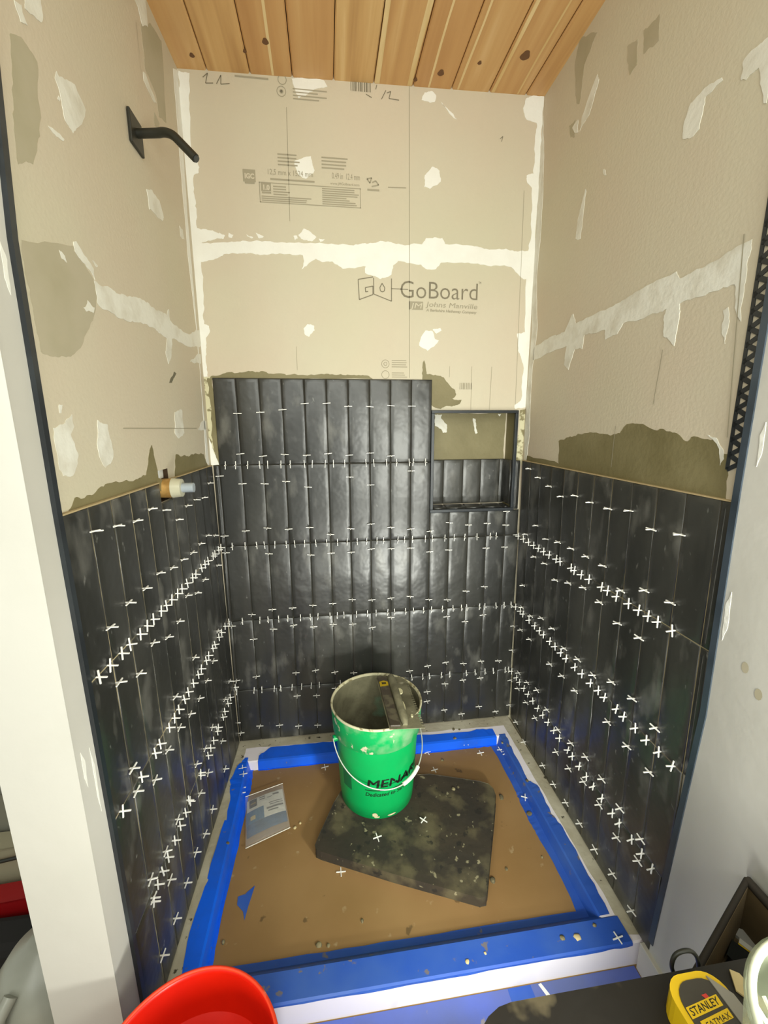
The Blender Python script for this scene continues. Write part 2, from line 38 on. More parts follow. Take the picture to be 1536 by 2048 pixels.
PATCHES=[('b',0,[(-0.026,2.462),(0.006,2.458),(-0.001,2.379),(-0.012,2.224),(0.009,2.22),(0.013,2.202),(0.009,2.186),(-0.006,2.179),(-0.007,2.107),(-0.01,2.027),(0.002,1.984),(-0.006,1.923),(-0.008,1.805),(-0.013,1.728),(0.003,1.722),(0.005,1.706),(-0.011,1.682),(-0.014,1.643),(-0.016,1.585),(-0.016,1.554),(-0.043,1.554),(-0.039,1.739),(-0.038,1.958),(-0.034,2.206),(-0.029,2.384)]),('b',0,[(-0.016,2.026),(0.023,2.021),(0.051,2.015),(0.074,2.002),(0.04,1.993),(-0.003,1.981),(0.084,1.986),(0.133,1.994),(0.207,1.996),(0.288,1.995),(0.407,1.997),(0.508,1.996),(0.542,2.004),(0.556,2.003),(0.628,2.014),(0.678,2.006),(0.749,2.01),(0.764,2.031),(0.823,2.034),(0.833,2.015),(0.942,2.012),(0.989,2.006),(1.061,2.01),(1.105,2.002),(1.149,2.006),(1.176,2.01),(1.176,1.909),(1.136,1.91),(1.084,1.95),(1.016,1.952),(0.92,1.958),(0.82,1.954),(0.802,1.932),(0.765,1.931),(0.747,1.945),(0.663,1.953),(0.646,1.938),(0.64,1.908),(0.599,1.892),(0.546,1.91),(0.548,1.931),(0.467,1.92),(0.434,1.941),(0.402,1.939),(0.374,1.948),(0.345,1.926),(0.327,1.913),(0.335,1.941),(0.332,1.957),(0.287,1.96),(0.225,1.958),(0.196,1.953),(0.136,1.956),(0.07,1.95),(0.046,1.936),(-0.006,1.923),(-0.025,1.928)]),('b',0,[(1.171,2.492),(1.148,2.488),(1.108,2.479),(1.098,2.449),(1.112,2.417),(1.15,2.409),(1.148,2.355),(1.149,2.254),(1.124,2.247),(1.129,2.224),(1.147,2.21),(1.154,2.075),(1.146,2.006),(1.145,1.905),(1.152,1.727),(1.121,1.721),(1.129,1.66),(1.152,1.612),(1.152,1.477),(1.127,1.458),(1.13,1.443),(1.177,1.449),(1.176,1.608),(1.181,1.724),(1.172,2.01),(1.174,2.205),(1.172,2.359)]),('b',0,[(0.318,2.469),(0.345,2.474),(0.418,2.474),(0.431,2.457),(0.385,2.442),(0.357,2.424),(0.338,2.417),(0.326,2.445)]),('b',0,[(0.314,2.238),(0.371,2.257),(0.375,2.231),(0.381,2.217),(0.352,2.19),(0.329,2.199),(0.32,2.219)]),('b',0,[(0.742,2.445),(0.752,2.467),(0.774,2.473),(0.791,2.462),(0.787,2.443),(0.77,2.439)]),('b',0,[(0.809,2.445),(0.852,2.413),(0.866,2.398),(0.854,2.401),(0.813,2.438)]),('b',0,[(0.782,2.253),(0.807,2.243),(0.813,2.209),(0.775,2.185),(0.754,2.19),(0.756,2.225)]),('b',0,[(0.338,2.041),(0.353,2.036),(0.38,2.016),(0.364,2.002),(0.336,2.005),(0.319,2.02)]),('b',0,[(0.324,1.72),(0.338,1.736),(0.362,1.731),(0.363,1.715),(0.342,1.693),(0.328,1.701)]),('b',0,[(0.302,2.016),(0.315,2.018),(0.317,2.009),(0.307,2.003)]),('b',0,[(0.388,2.012),(0.408,2.011),(0.392,2.002)]),('b',0,[(0.09,2.016),(0.105,2.01),(0.1,2.001),(0.089,2.002)]),('b',0,[(0.147,2.014),(0.169,2.006),(0.165,2.002),(0.15,2.008)]),('b',0,[(0.06,2.015),(0.078,2.007),(0.072,1.996),(0.055,1.997)]),('b',0,[(0.178,2.02),(0.204,2.009),(0.188,2.003)]),('b',0,[(0.748,1.693),(0.766,1.724),(0.789,1.724),(0.804,1.695),(0.818,1.691),(0.8,1.669),(0.776,1.653),(0.743,1.672)]),('b',0,[(0.794,1.729),(0.822,1.734),(0.827,1.725),(0.808,1.714),(0.794,1.725)]),('b',2,[(-0.009,1.55),(-0.004,1.556),(0.02,1.558),(0.057,1.57),(0.125,1.575),(0.166,1.574),(0.206,1.566),(0.256,1.562),(0.373,1.566),(0.436,1.564),(0.501,1.565),(0.552,1.563),(0.57,1.551),(-0.005,1.542)]),('b',2,[(0.757,1.544),(0.757,1.556),(0.763,1.62),(0.773,1.571),(0.797,1.567),(0.84,1.559),(0.885,1.514),(0.89,1.496),(0.876,1.482),(0.913,1.477),(0.906,1.463),(0.867,1.454),(0.829,1.443),(0.797,1.454),(0.784,1.518)]),('b',4,[(-0.038,1.554),(-0.001,1.555),(0.0,1.404),(0.003,1.241),(-0.036,1.241),(-0.039,1.387)]),('b',2,[(-0.019,1.548),(-0.002,1.548),(0.0,1.404),(0.003,1.241),(-0.009,1.241),(-0.017,1.369),(-0.015,1.474)]),('b',0,[(-0.032,1.355),(-0.021,1.316),(-0.002,1.243),(-0.036,1.241)]),('b',4,[(1.151,1.439),(1.179,1.449),(1.181,1.362),(1.179,1.225),(1.143,1.225)]),('b',2,[(1.148,1.342),(1.164,1.332),(1.174,1.231),(1.155,1.231)]),('n',2,[(0.82,1.432),(1.127,1.432),(1.125,1.227),(0.824,1.232)]),('n',1,[(0.826,1.424),(0.857,1.424),(0.853,1.41),(0.879,1.383),(0.878,1.353),(0.863,1.351),(0.854,1.367),(0.829,1.379)]),('n',1,[(0.987,1.41),(0.998,1.406),(1.001,1.384),(1.009,1.35),(1.001,1.346),(0.991,1.382)]),('n',1,[(1.093,1.426),(1.106,1.426),(1.1,1.416)]),('l',1,[(-0.689,1.978),(-0.638,2.0),(-0.609,1.977),(-0.628,1.946),(-0.666,1.907),(-0.688,1.914),(-0.693,1.948),(-0.703,1.967),(-0.695,1.982)]),('l',1,[(-0.285,2.259),(-0.268,2.265),(-0.206,2.24),(-0.222,2.232),(-0.286,2.239)]),('l',1,[(-0.343,1.97),(-0.306,1.986),(-0.259,1.982),(-0.239,1.95),(-0.253,1.936),(-0.338,1.927)]),('l',1,[(-0.744,1.873),(-0.732,1.877),(-0.699,1.879),(-0.705,1.873),(-0.737,1.871)]),('l',1,[(-0.76,2.037),(-0.714,2.074),(-0.717,2.037),(-0.739,2.026),(-0.762,2.018)]),('l',1,[(-0.787,2.009),(-0.771,2.016),(-0.771,2.006),(-0.762,1.996),(-0.778,1.989),(-0.785,2.0)]),('l',1,[(-0.295,2.404),(-0.217,2.466),(-0.219,2.401),(-0.258,2.374),(-0.274,2.399)]),('l',1,[(-0.699,1.944),(-0.694,1.943),(-0.697,1.937),(-0.703,1.936)]),('l',1,[(-0.109,1.983),(-0.079,1.984),(-0.074,1.959),(-0.106,1.954)]),('l',3,[(-0.267,2.371),(-0.195,2.428),(-0.118,2.445),(-0.142,2.232),(-0.2,2.214),(-0.206,2.258),(-0.268,2.277)]),('l',3,[(-0.234,2.203),(-0.2,2.198),(-0.211,2.172),(-0.239,2.169)]),('l',3,[(-0.857,1.66),(-0.713,1.705),(-0.662,1.666),(-0.655,1.635),(-0.683,1.586),(-0.741,1.525),(-0.788,1.503),(-0.838,1.5),(-0.853,1.502),(-0.856,1.56),(-0.86,1.619)]),('l',3,[(-0.81,1.95),(-0.784,1.966),(-0.749,1.958),(-0.766,1.864),(-0.8,1.788),(-0.837,1.769),(-0.827,1.845)]),('l',1,[(-0.661,1.663),(-0.62,1.665),(-0.555,1.667),(-0.491,1.68),(-0.404,1.687),(-0.342,1.685),(-0.288,1.687),(-0.271,1.707),(-0.269,1.678),(-0.254,1.674),(-0.109,1.671),(-0.027,1.704),(0.019,1.705),(0.005,1.655),(-0.12,1.632),(-0.267,1.629),(-0.285,1.583),(-0.314,1.554),(-0.326,1.585),(-0.306,1.622),(-0.358,1.626),(-0.393,1.633),(-0.492,1.624),(-0.575,1.614),(-0.649,1.618),(-0.66,1.625)]),('l',1,[(-0.715,1.711),(-0.706,1.715),(-0.678,1.698),(-0.657,1.685),(-0.657,1.665),(-0.665,1.675),(-0.691,1.684),(-0.715,1.695)]),('l',1,[(-0.712,1.602),(-0.694,1.619),(-0.671,1.612),(-0.679,1.6),(-0.704,1.597)]),('l',1,[(-0.852,1.384),(-0.829,1.389),(-0.796,1.407),(-0.795,1.386),(-0.809,1.372),(-0.795,1.336),(-0.801,1.321),(-0.818,1.303),(-0.846,1.304),(-0.853,1.316)]),('l',1,[(-0.716,1.398),(-0.681,1.389),(-0.674,1.328),(-0.69,1.311),(-0.711,1.305),(-0.728,1.329),(-0.727,1.359)]),('l',1,[(-0.302,1.424),(-0.242,1.43),(-0.243,1.363),(-0.295,1.349),(-0.319,1.364)]),('l',1,[(-0.109,1.374),(-0.055,1.4),(-0.005,1.398),(-0.014,1.368)]),('l',1,[(-0.126,1.585),(-0.027,1.627),(-0.004,1.626),(-0.013,1.594)]),('l',1,[(-0.828,1.422),(-0.819,1.422),(-0.826,1.408),(-0.83,1.408)]),('l',1,[(-0.658,1.7),(-0.639,1.696),(-0.645,1.692)]),('l',1,[(-0.764,1.68),(-0.749,1.676),(-0.745,1.666),(-0.759,1.668)]),('l',5,[(-0.323,1.502),(-0.276,1.538),(-0.257,1.536),(-0.302,1.504)]),('l',2,[(-0.857,1.238),(-0.824,1.263),(-0.771,1.259),(-0.711,1.273),(-0.587,1.266),(-0.533,1.27),(-0.51,1.309),(-0.481,1.339),(-0.474,1.303),(-0.465,1.254),(-0.427,1.238),(-0.433,1.216),(-0.63,1.233),(-0.84,1.233)]),('l',2,[(-0.33,1.304),(-0.243,1.293),(-0.189,1.296),(-0.071,1.288),(-0.034,1.242),(-0.037,1.233),(-0.271,1.239),(-0.354,1.239)]),('l',0,[(-0.032,2.439),(0.023,2.471),(-0.005,2.198),(-0.02,1.948),(-0.022,1.732),(-0.026,1.551),(-0.017,1.245),(-0.05,1.259),(-0.03,1.48),(-0.027,1.713),(-0.051,1.923),(-0.044,2.217)]),('r',1,[(-0.323,2.33),(-0.334,2.311),(-0.294,2.248),(-0.25,2.236),(-0.257,2.27),(-0.289,2.302)]),('r',1,[(-0.768,2.025),(-0.772,2.018),(-0.733,2.016),(-0.727,1.965),(-0.707,1.961),(-0.684,1.972),(-0.683,2.005),(-0.695,2.029),(-0.73,2.034)]),('r',1,[(-0.864,2.02),(-0.829,2.025),(-0.812,2.018),(-0.814,1.99),(-0.824,1.984),(-0.848,1.986),(-0.868,1.921),(-0.873,1.918),(-0.877,1.948)]),('r',1,[(-0.308,2.058),(-0.315,2.048),(-0.303,1.928),(-0.275,1.938),(-0.28,1.994)]),('r',1,[(-0.392,2.064),(-0.404,2.058),(-0.41,2.042),(-0.398,2.05)]),('r',1,[(-0.204,2.273),(-0.235,2.275),(-0.241,2.239),(-0.221,2.248)]),('r',3,[(-0.453,2.3),(-0.493,2.287),(-0.499,2.231),(-0.474,2.226)]),('r',3,[(-0.512,2.289),(-0.564,2.281),(-0.572,2.226),(-0.52,2.237)]),('r',3,[(-0.208,2.495),(-0.305,2.439),(-0.284,2.428),(-0.248,2.404),(-0.237,2.315),(-0.218,2.327),(-0.19,2.444)]),('r',3,[(-0.182,2.289),(-0.22,2.284),(-0.223,2.236),(-0.198,2.25)]),('r',1,[(-0.025,1.655),(-0.037,1.664),(-0.169,1.679),(-0.254,1.677),(-0.296,1.721),(-0.319,1.688),(-0.465,1.69),(-0.526,1.694),(-0.591,1.703),(-0.713,1.708),(-0.724,1.691),(-0.79,1.692),(-0.839,1.701),(-0.886,1.705),(-0.886,1.636),(-0.889,1.568),(-0.875,1.59),(-0.864,1.638),(-0.818,1.639),(-0.734,1.638),(-0.738,1.611),(-0.735,1.579),(-0.733,1.552),(-0.697,1.579),(-0.691,1.615),(-0.697,1.637),(-0.668,1.634),(-0.548,1.639),(-0.526,1.616),(-0.477,1.612),(-0.473,1.638),(-0.37,1.645),(-0.364,1.606),(-0.322,1.612),(-0.294,1.554),(-0.266,1.572),(-0.272,1.63),(-0.07,1.62),(-0.03,1.619)]),('r',1,[(-0.847,1.597),(-0.857,1.601),(-0.863,1.559),(-0.862,1.534),(-0.851,1.556)]),('r',2,[(-0.265,1.236),(-0.279,1.254),(-0.267,1.329),(-0.336,1.346),(-0.433,1.359),(-0.541,1.354),(-0.581,1.362),(-0.603,1.384),(-0.639,1.386),(-0.713,1.37),(-0.753,1.369),(-0.806,1.349),(-0.813,1.358),(-0.875,1.358),(-0.886,1.331),(-0.911,1.332),(-0.916,1.24),(-0.831,1.232),(-0.653,1.235)]),('r',1,[(-0.852,1.364),(-0.875,1.358),(-0.893,1.337),(-0.898,1.319),(-0.892,1.306),(-0.88,1.343)]),('r',1,[(0.052,2.127),(0.096,2.512),(0.02,2.465),(-0.017,2.298),(-0.03,2.092),(-0.019,1.912),(-0.052,1.74),(-0.032,1.602),(-0.04,1.363),(-0.028,1.244),(-0.006,1.242),(0.003,1.455),(-0.008,1.721)]),('r',2,[(-0.026,1.263),(-0.279,1.254),(-0.278,1.226),(-0.015,1.236)])]
# ---------------------------------------------------------------- helpers
def srgb(r, g, b):
    f = lambda c: (c/255/12.92) if c/255 <= .04045 else ((c/255+.055)/1.055)**2.4
    return (f(r), f(g), f(b))
def mat(name, col, rough=.6, col2=None, scale=6, thr=(.4, .6), metal=0, bump=0, bscale=40, stretch=(1, 1, 1), detail=4, spec=.5, trans=0, layers=()):
    m = bpy.data.materials.new(name); m.use_nodes = True; nt = m.node_tree; n = nt.nodes; L = nt.links
    b = n['Principled BSDF']; b.inputs['Roughness'].default_value = rough; b.inputs['Metallic'].default_value = metal
    b.inputs['Specular IOR Level'].default_value = spec
    b.inputs['Base Color'].default_value = (*col, 1)
    if trans: b.inputs['Transmission Weight'].default_value = trans
    geo = n.new('ShaderNodeNewGeometry')
    def nz(sc, st, det):
        mp = n.new('ShaderNodeMapping'); mp.inputs['Scale'].default_value = st
        L.new(geo.outputs['Position'], mp.inputs[0])
        t = n.new('ShaderNodeTexNoise'); t.inputs['Scale'].default_value = sc; t.inputs['Detail'].default_value = det
        L.new(mp.outputs[0], t.inputs['Vector']); return t.outputs['Fac']
    prev = None
    lay = ([(col2, scale, thr, stretch, detail)] if col2 else []) + list(layers)
    for (c, sc, th, st, det) in lay:
        f = nz(sc, st, det); r = n.new('ShaderNodeMapRange'); r.inputs[1].default_value = th[0]; r.inputs[2].default_value = th[1]
        r.inputs[4].default_value = th[2] if len(th) > 2 else 1
        L.new(f, r.inputs[0]); mx = n.new('ShaderNodeMix'); mx.data_type = 'RGBA'
        L.new(r.outputs[0], mx.inputs[0])
        if prev is None: mx.inputs[6].default_value = (*col, 1)
        else: L.new(prev, mx.inputs[6])
        mx.inputs[7].default_value = (*c, 1); prev = mx.outputs[2]
    if prev is not None: L.new(prev, b.inputs['Base Color'])
    if bump:
        bp = n.new('ShaderNodeBump'); bp.inputs['Strength'].default_value = 1; bp.inputs['Distance'].default_value = bump
        L.new(nz(bscale, (1, 1, 1), 3), bp.inputs['Height']); L.new(bp.outputs[0], b.inputs['Normal'])
    return m
def link(name, me, m, parent=None):
    o = bpy.data.objects.new(name, me); C.objects.link(o)
    for x in (m if isinstance(m, (list, tuple)) else [m]): me.materials.append(x)
    if parent: o.parent = parent
    return o
def tag(o, label, cat, group=None, kind=None):
    if label: o['label'] = label
    if cat: o['category'] = cat
    if group: o['group'] = group
    if kind: o['kind'] = kind
    return o
def empty(name, loc=(0, 0, 0), rz=0):
    o = bpy.data.objects.new(name, None); C.objects.link(o); o.location = loc; o.rotation_euler = (0, 0, rz); return o
class MB:
    def __init__(s): s.v = []; s.f = []; s.mi = []; s.sm = []
    def add(s, vs, fs, mi=0, sm=False):
        k = len(s.v); s.v += [tuple(v) for v in vs]
        for f in fs: s.f.append([k+i for i in f]); s.mi.append(mi); s.sm.append(sm)
    def quad(s, a, b, c, d, mi=0): s.add([a, b, c, d], [(0, 1, 2, 3)], mi)
    def box(s, x0, x1, y0, y1, z0, z1, mi=0, mtx=None):
        vs = [Vector((x, y, z)) for x in (x0, x1) for y in (y0, y1) for z in (z0, z1)]
        if mtx: vs = [mtx @ v for v in vs]
        s.add(vs, [(0, 1, 3, 2), (4, 6, 7, 5), (0, 4, 5, 1), (2, 3, 7, 6), (0, 2, 6, 4), (1, 5, 7, 3)], mi)
    def prism(s, pts, ext, mi=0):
        # pts: 3D polygon, ext: extrusion vector
        n = len(pts); ext = Vector(ext); a = [Vector(p) for p in pts]; b = [p+ext for p in a]
        tris = tessellate_polygon([a])
        s.add(a+b, [tuple(t) for t in tris]+[tuple(n+i for i in reversed(t)) for t in tris]+[(i, (i+1) % n, n+(i+1) % n, n+i) for i in range(n)], mi)
    def tube(s, pts, r, n=12, mi=0, cap=True):
        pts = [Vector(p) for p in pts]; rs = r if isinstance(r, (list, tuple)) else [r]*len(pts); vs = []; pn = None
        for i, p in enumerate(pts):
            t = (pts[min(i+1, len(pts)-1)]-pts[max(i-1, 0)]).normalized()
            if pn is None:
                a = Vector((0, 0, 1)) if abs(t.z) < .9 else Vector((1, 0, 0)); pn = t.cross(a).normalized()
            else: pn = (pn-t*pn.dot(t)).normalized()
            q = t.cross(pn)
            for k in range(n):
                an = 2*math.pi*k/n; vs.append(p+(pn*math.cos(an)+q*math.sin(an))*rs[i])
        fs = [(i*n+k, i*n+(k+1) % n, (i+1)*n+(k+1) % n, (i+1)*n+k) for i in range(len(pts)-1) for k in range(n)]
        s.add(vs, fs, mi, True)
        if cap:
            s.add(vs[:n], [tuple(range(n))], mi); s.add(vs[-n:], [tuple(range(n))], mi)
    def lathe(s, prof, c=(0, 0, 0), n=48, mi=0, jit=0):
        vs = []
        for (r, z) in prof:
            for k in range(n):
                a = 2*math.pi*k/n; vs.append((c[0]+r*math.cos(a), c[1]+r*math.sin(a), c[2]+z))
        s.add(vs, [(i*n+k, i*n+(k+1) % n, (i+1)*n+(k+1) % n, (i+1)*n+k) for i in range(len(prof)-1) for k in range(n)], mi, True)
    def build(s, name, m, parent=None, bevel=0, seg=2, solid=0):
        me = bpy.data.meshes.new(name); me.from_pydata(s.v, [], s.f); me.update()
        me.polygons.foreach_set('material_index', s.mi); me.polygons.foreach_set('use_smooth', s.sm)
        o = link(name, me, m, parent)
        if bevel:
            md = o.modifiers.new('b', 'BEVEL'); md.width = bevel; md.segments = seg; md.limit_method = 'ANGLE'
        return o
def fractal(pts, amp, lvl=3):
    """roughen a closed 2D outline"""
    for _ in range(lvl):
        o = []
        for i, p in enumerate(pts):
            q = pts[(i+1) % len(pts)]; o.append(p); d = math.hypot(q[0]-p[0], q[1]-p[1])
            if d > .006:
                a = min(amp, d*.12); o.append(((p[0]+q[0])/2+random.uniform(-a, a), (p[1]+q[1])/2+random.uniform(-a, a)))
        pts = o
    return pts
# wall planes (the real walls are a little out of square)
def TL(y, z): return -.0203+.0235*y-.0129*min(z-1.25, 0)
def BL(y, z): return TL(y, z)-.0097
def TR(y, z): return 1.1629+.0253*y-.0149*min(z-1.25, 0)
def BR(y, z): return TR(y, z)+.010
def YL(z): return -.8825 if z < 1.65 else -.8825+(z-1.65)*.09
def YR(z): return -.938 if z > .8 else -.938+(.8-z)*.07
mb_ = lambda w: {'b': lambda u, z, o: (u, .010-o, z), 'n': lambda u, z, o: (u, .088-o, z),
    'l': lambda u, z, o: (BL(u, z)+o, u, z), 'r': lambda u, z, o: (BR(u, z)-o, u, z)}[w]
# ---------------------------------------------------------------- materials
board = mat('backer_board', srgb(198, 190, 167), .75, srgb(198, 184, 162), 2.2, (.35, .7), layers=[(srgb(190, 187, 158), 1.3, (.5, .75, .6), (1, 1, 1), 2)], bump=.0006, bscale=120)
white = mat('joint_compound', srgb(232, 231, 222), .8, srgb(228, 226, 216), 14, (.4, .7), bump=.0015, bscale=60)
wthin = mat('thin_joint_compound', srgb(222, 220, 208), .8, srgb(205, 200, 184), 18, (.45, .7), bump=.001, bscale=70)
olive = mat('damp_thinset', srgb(128, 119, 84), .6, srgb(112, 103, 68), 6, (.4, .65), bump=.001, bscale=80)
stain = mat('board_stain', srgb(176, 167, 143), .7, srgb(165, 157, 130), 9, (.4, .7))
pale = mat('pale_thinset', srgb(200, 194, 160), .7, srgb(128, 119, 84), 45, (.5, .6), bump=.001)
darkm = mat('dark_smudge', srgb(110, 105, 85), .8)
PM = [white, wthin, olive, stain, pale, darkm]
paint = mat('primed_drywall', srgb(196, 193, 184), .6, srgb(188, 185, 175), 3, (.4, .7), bump=.0006, bscale=30)
tilem = mat('charcoal_glaze', (.021, .021, .018), .34, (.052, .051, .043), 5, (.42, .74), stretch=(1, 1, .25), bump=.005, bscale=9, spec=.7,
    layers=[((.16, .155, .135), 14, (.56, .72, .6), (1, 1, .45), 5), ((.2, .2, .18), 70, (.68, .76, .6), (1, 1, .5), 3)])
bedd = mat('dark_mortar_bed', srgb(58, 55, 46), .9)
bedt = mat('tan_mortar_bed', srgb(165, 152, 118), .9, srgb(80, 76, 62), 5, (.42, .55))
bedt2 = mat('patchy_mortar_bed', srgb(70, 66, 54), .9, srgb(150, 138, 104), 3, (.5, .6))
clay = mat('tile_clay_edge', srgb(176, 156, 116), .8)
blackm = mat('black_metal_trim', srgb(34, 38, 42), .38, srgb(52, 58, 62), 8, (.5, .8))
blueg = mat('slate_metal_trim', srgb(62, 72, 82), .4, srgb(40, 48, 56), 7, (.45, .7))
ink = mat('grey_ink', srgb(158, 150, 127), .8)
inkd = mat('dark_ink', srgb(124, 116, 96), .8)
# ---------------------------------------------------------------- structure: walls
def wall_back():
    m = MB(); X = [-1.6, .800, 1.132, 1.32]; Z = [0, 1.049, 1.430, 2.56]
    for i in range(3):
        for j in range(3):
            if (i, j) == (1, 1): continue
            m.quad((X[i], .01, Z[j]), (X[i+1], .01, Z[j]), (X[i+1], .01, Z[j+1]), (X[i], .01, Z[j+1]))
    x0, x1, z0, z1 = X[1], X[2], Z[1], Z[2]; a, b = .01, .088
    m.quad((x0, b, z0), (x1, b, z0), (x1, b, z1), (x0, b, z1))
    m.quad((x0, a, z0), (x0, b, z0), (x0, b, z1), (x0, a, z1), 1); m.quad((x1, a, z0), (x1, b, z0), (x1, b, z1), (x1, a, z1), 1)
    m.quad((x0, a, z0), (x1, a, z0), (x1, b, z0), (x0, b, z0), 1); m.quad((x0, a, z1), (x1, a, z1), (x1, b, z1), (x0, b, z1), 1)
    m.box(-1.6, 1.32, .10, .13, 0, 2.56)
    return m.build('wall_back', [board, olive])
def side(w):
    m = MB(); f = mb_(w)
    ys = [.01, -.3995, -.4805, -.85] if w == 'l' else [.01, -.4, -.6, -.87]
    zs = [0, .4, .8, 1.19, 1.272, 1.6, 2.05, 2.56]
    end = -.955 if w == 'l' else -2.7
    T = .115
    for j in range(len(zs)-1):
        for i in range(3):
            if w == 'l' and i == 1 and j == 3:
                d = -.07; a, b, c, e = ys[1], ys[2], zs[3], zs[4]
                m.quad(f(a, c, d), f(b, c, d), f(b, e, d), f(a, e, d), 2)
                m.quad(f(a, c, 0), f(a, c, d), f(a, e, d), f(a, e, 0), 2); m.quad(f(b, c, 0), f(b, c, d), f(b, e, d), f(b, e, 0), 2)
                m.quad(f(a, c, 0), f(b, c, 0), f(b, c, d), f(a, c, d), 2); m.quad(f(a, e, 0), f(b, e, 0), f(b, e, d), f(a, e, d), 2)
                continue
            m.quad(f(ys[i], zs[j], 0), f(ys[i+1], zs[j], 0), f(ys[i+1], zs[j+1], 0), f(ys[i], zs[j+1], 0))
        F = YL if w == 'l' else YR
        e0, e1 = F(zs[j])-.006, F(zs[j+1])-.006
        m.quad(f(ys[3], zs[j], 0), f(e0, zs[j], 0), f(e1, zs[j+1], 0), f(ys[3], zs[j+1], 0))
        o = .0085 if w == 'r' else .004
        m.quad(f(e0, zs[j], o), f(end, zs[j], o if w == 'l' else .0), f(end, zs[j+1], o if w == 'l' else .0), f(e1, zs[j+1], o), 1)
        m.quad(f(e0, zs[j], 0), f(e0, zs[j], o), f(e1, zs[j+1], o), f(e1, zs[j+1], 0), 1)
    sg = -1 if w == 'l' else 1
    g = lambda y, z, o: (f(y, z, o)[0], y, z)
    for (y0, y1, o0, o1) in ((end, end, .004 if w == 'l' else 0, -T), (end, .01, -T, -T)):
        m.quad(g(y0, 0, o0), g(y1, 0, o1), g(y1, 2.56, o1), g(y0, 2.56, o0), 1)
    return m.build('wall_left' if w == 'l' else 'wall_right', [board, paint, mat('stud_cavity', srgb(60, 42, 22), .9)])
WB, WL, WR = wall_back(), side('l'), side('r')
for o in (WB, WL, WR): o['kind'] = 'structure'
WP = {'b': WB, 'n': WB, 'l': WL, 'r': WR}
# floor
m = MB(); m.quad((-1.6, .01, 0), (-1.6, -2.7, 0), (1.32, -2.7, 0), (1.32, .01, 0)); m.box(-1.6, 1.32, -2.7, .13, -.05, -.001)
FL = m.build('floor', mat('subfloor', srgb(150, 118, 62), .7, srgb(120, 92, 48), 5, (.4, .7))); FL['kind'] = 'structure'
# ceiling of cedar boards
def cedar():
    mt = bpy.data.materials.new('cedar'); mt.use_nodes = True; n = mt.node_tree.nodes; L = mt.node_tree.links
    b = n['Principled BSDF']; b.inputs['Roughness'].default_value = .5
    geo = n.new('ShaderNodeNewGeometry'); at = n.new('ShaderNodeAttribute'); at.attribute_name = 'bid'
    mp = n.new('ShaderNodeMapping'); mp.inputs['Scale'].default_value = (26, 1.3, 1)
    off = n.new('ShaderNodeCombineXYZ'); mu = n.new('ShaderNodeMath'); mu.operation = 'MULTIPLY'; mu.inputs[1].default_value = 7.3
    L.new(at.outputs['Fac'], mu.inputs[0]); L.new(mu.outputs[0], off.inputs[1]); L.new(mu.outputs[0], off.inputs[2])
    ad = n.new('ShaderNodeVectorMath'); L.new(geo.outputs['Position'], ad.inputs[0]); L.new(off.outputs[0], ad.inputs[1])
    L.new(ad.outputs[0], mp.inputs[0])
    t = n.new('ShaderNodeTexNoise'); t.inputs['Scale'].default_value = 1; t.inputs['Detail'].default_value = 4; t.inputs['Distortion'].default_value = .35
    L.new(mp.outputs[0], t.inputs['Vector'])
    r = n.new('ShaderNodeValToRGB'); e = r.color_ramp.elements
    e[0].position = .25; e[0].color = (*srgb(180, 136, 82), 1); e[1].position = .8; e[1].color = (*srgb(238, 210, 158), 1)
    x = e.new(.5); x.color = (*srgb(208, 166, 108), 1); x = e.new(.62); x.color = (*srgb(216, 178, 120), 1)
    L.new(t.outputs['Fac'], r.inputs[0])
    hs = n.new('ShaderNodeMix'); hs.data_type = 'RGBA'; hs.inputs[7].default_value = (*srgb(192, 140, 86), 1)
    wn = n.new('ShaderNodeTexWhiteNoise'); wn.noise_dimensions = '1D'; L.new(at.outputs['Fac'], wn.inputs['W'])
    m2 = n.new('ShaderNodeMath'); m2.operation = 'MULTIPLY'; m2.inputs[1].default_value = .6; L.new(wn.outputs['Value'], m2.inputs[0])
    L.new(m2.outputs[0], hs.inputs[0]); L.new(r.outputs[0], hs.inputs[6]); L.new(hs.outputs[2], b.inputs['Base Color'])
    return mt
def ceil_z(x): return 2.468+.018*x
m = MB(); bids = []
xs = [-.072]+[.058+.131*k for k in range(0, 10)]
for k in range(len(xs)-1):
    x0, x1 = xs[k]+.0012, xs[k+1]-.0012
    c = .004
    P4 = [(x0, c), (x0+c, 0), (x1-c, 0), (x1, c)]
    for a, b in zip(P4[:-1], P4[1:]):
        m.quad((a[0], .01, ceil_z(a[0])+a[1]), (b[0], .01, ceil_z(b[0])+b[1]), (b[0], -1.0, ceil_z(b[0])+b[1]), (a[0], -1.0, ceil_z(a[0])+a[1])); bids.append(k)
    for xe in (x0, x1):
        m.quad((xe, .01, ceil_z(xe)+c), (xe, -1.0, ceil_z(xe)+c), (xe, -1.0, ceil_z(xe)+.02), (xe, .01, ceil_z(xe)+.02)); bids.append(k)
m.quad((-.1, .01, 2.482), (1.25, .01, 2.506), (1.25, -1.0, 2.506), (-.1, -1.0, 2.482), 1); bids.append(0)
m.quad((-.1, -1.0, 2.46), (1.25, -1.0, 2.49), (1.25, -1.0, 2.53), (-.1, -1.0, 2.53), 0); bids.append(3)
CE = m.build('ceiling', [cedar(), mat('roof_dark', (.01, .008, .006), .9)]); CE['kind'] = 'structure'
at = CE.data.attributes.new('bid', 'FLOAT', 'FACE'); at.data.foreach_set('value', [float(b) for b in bids])
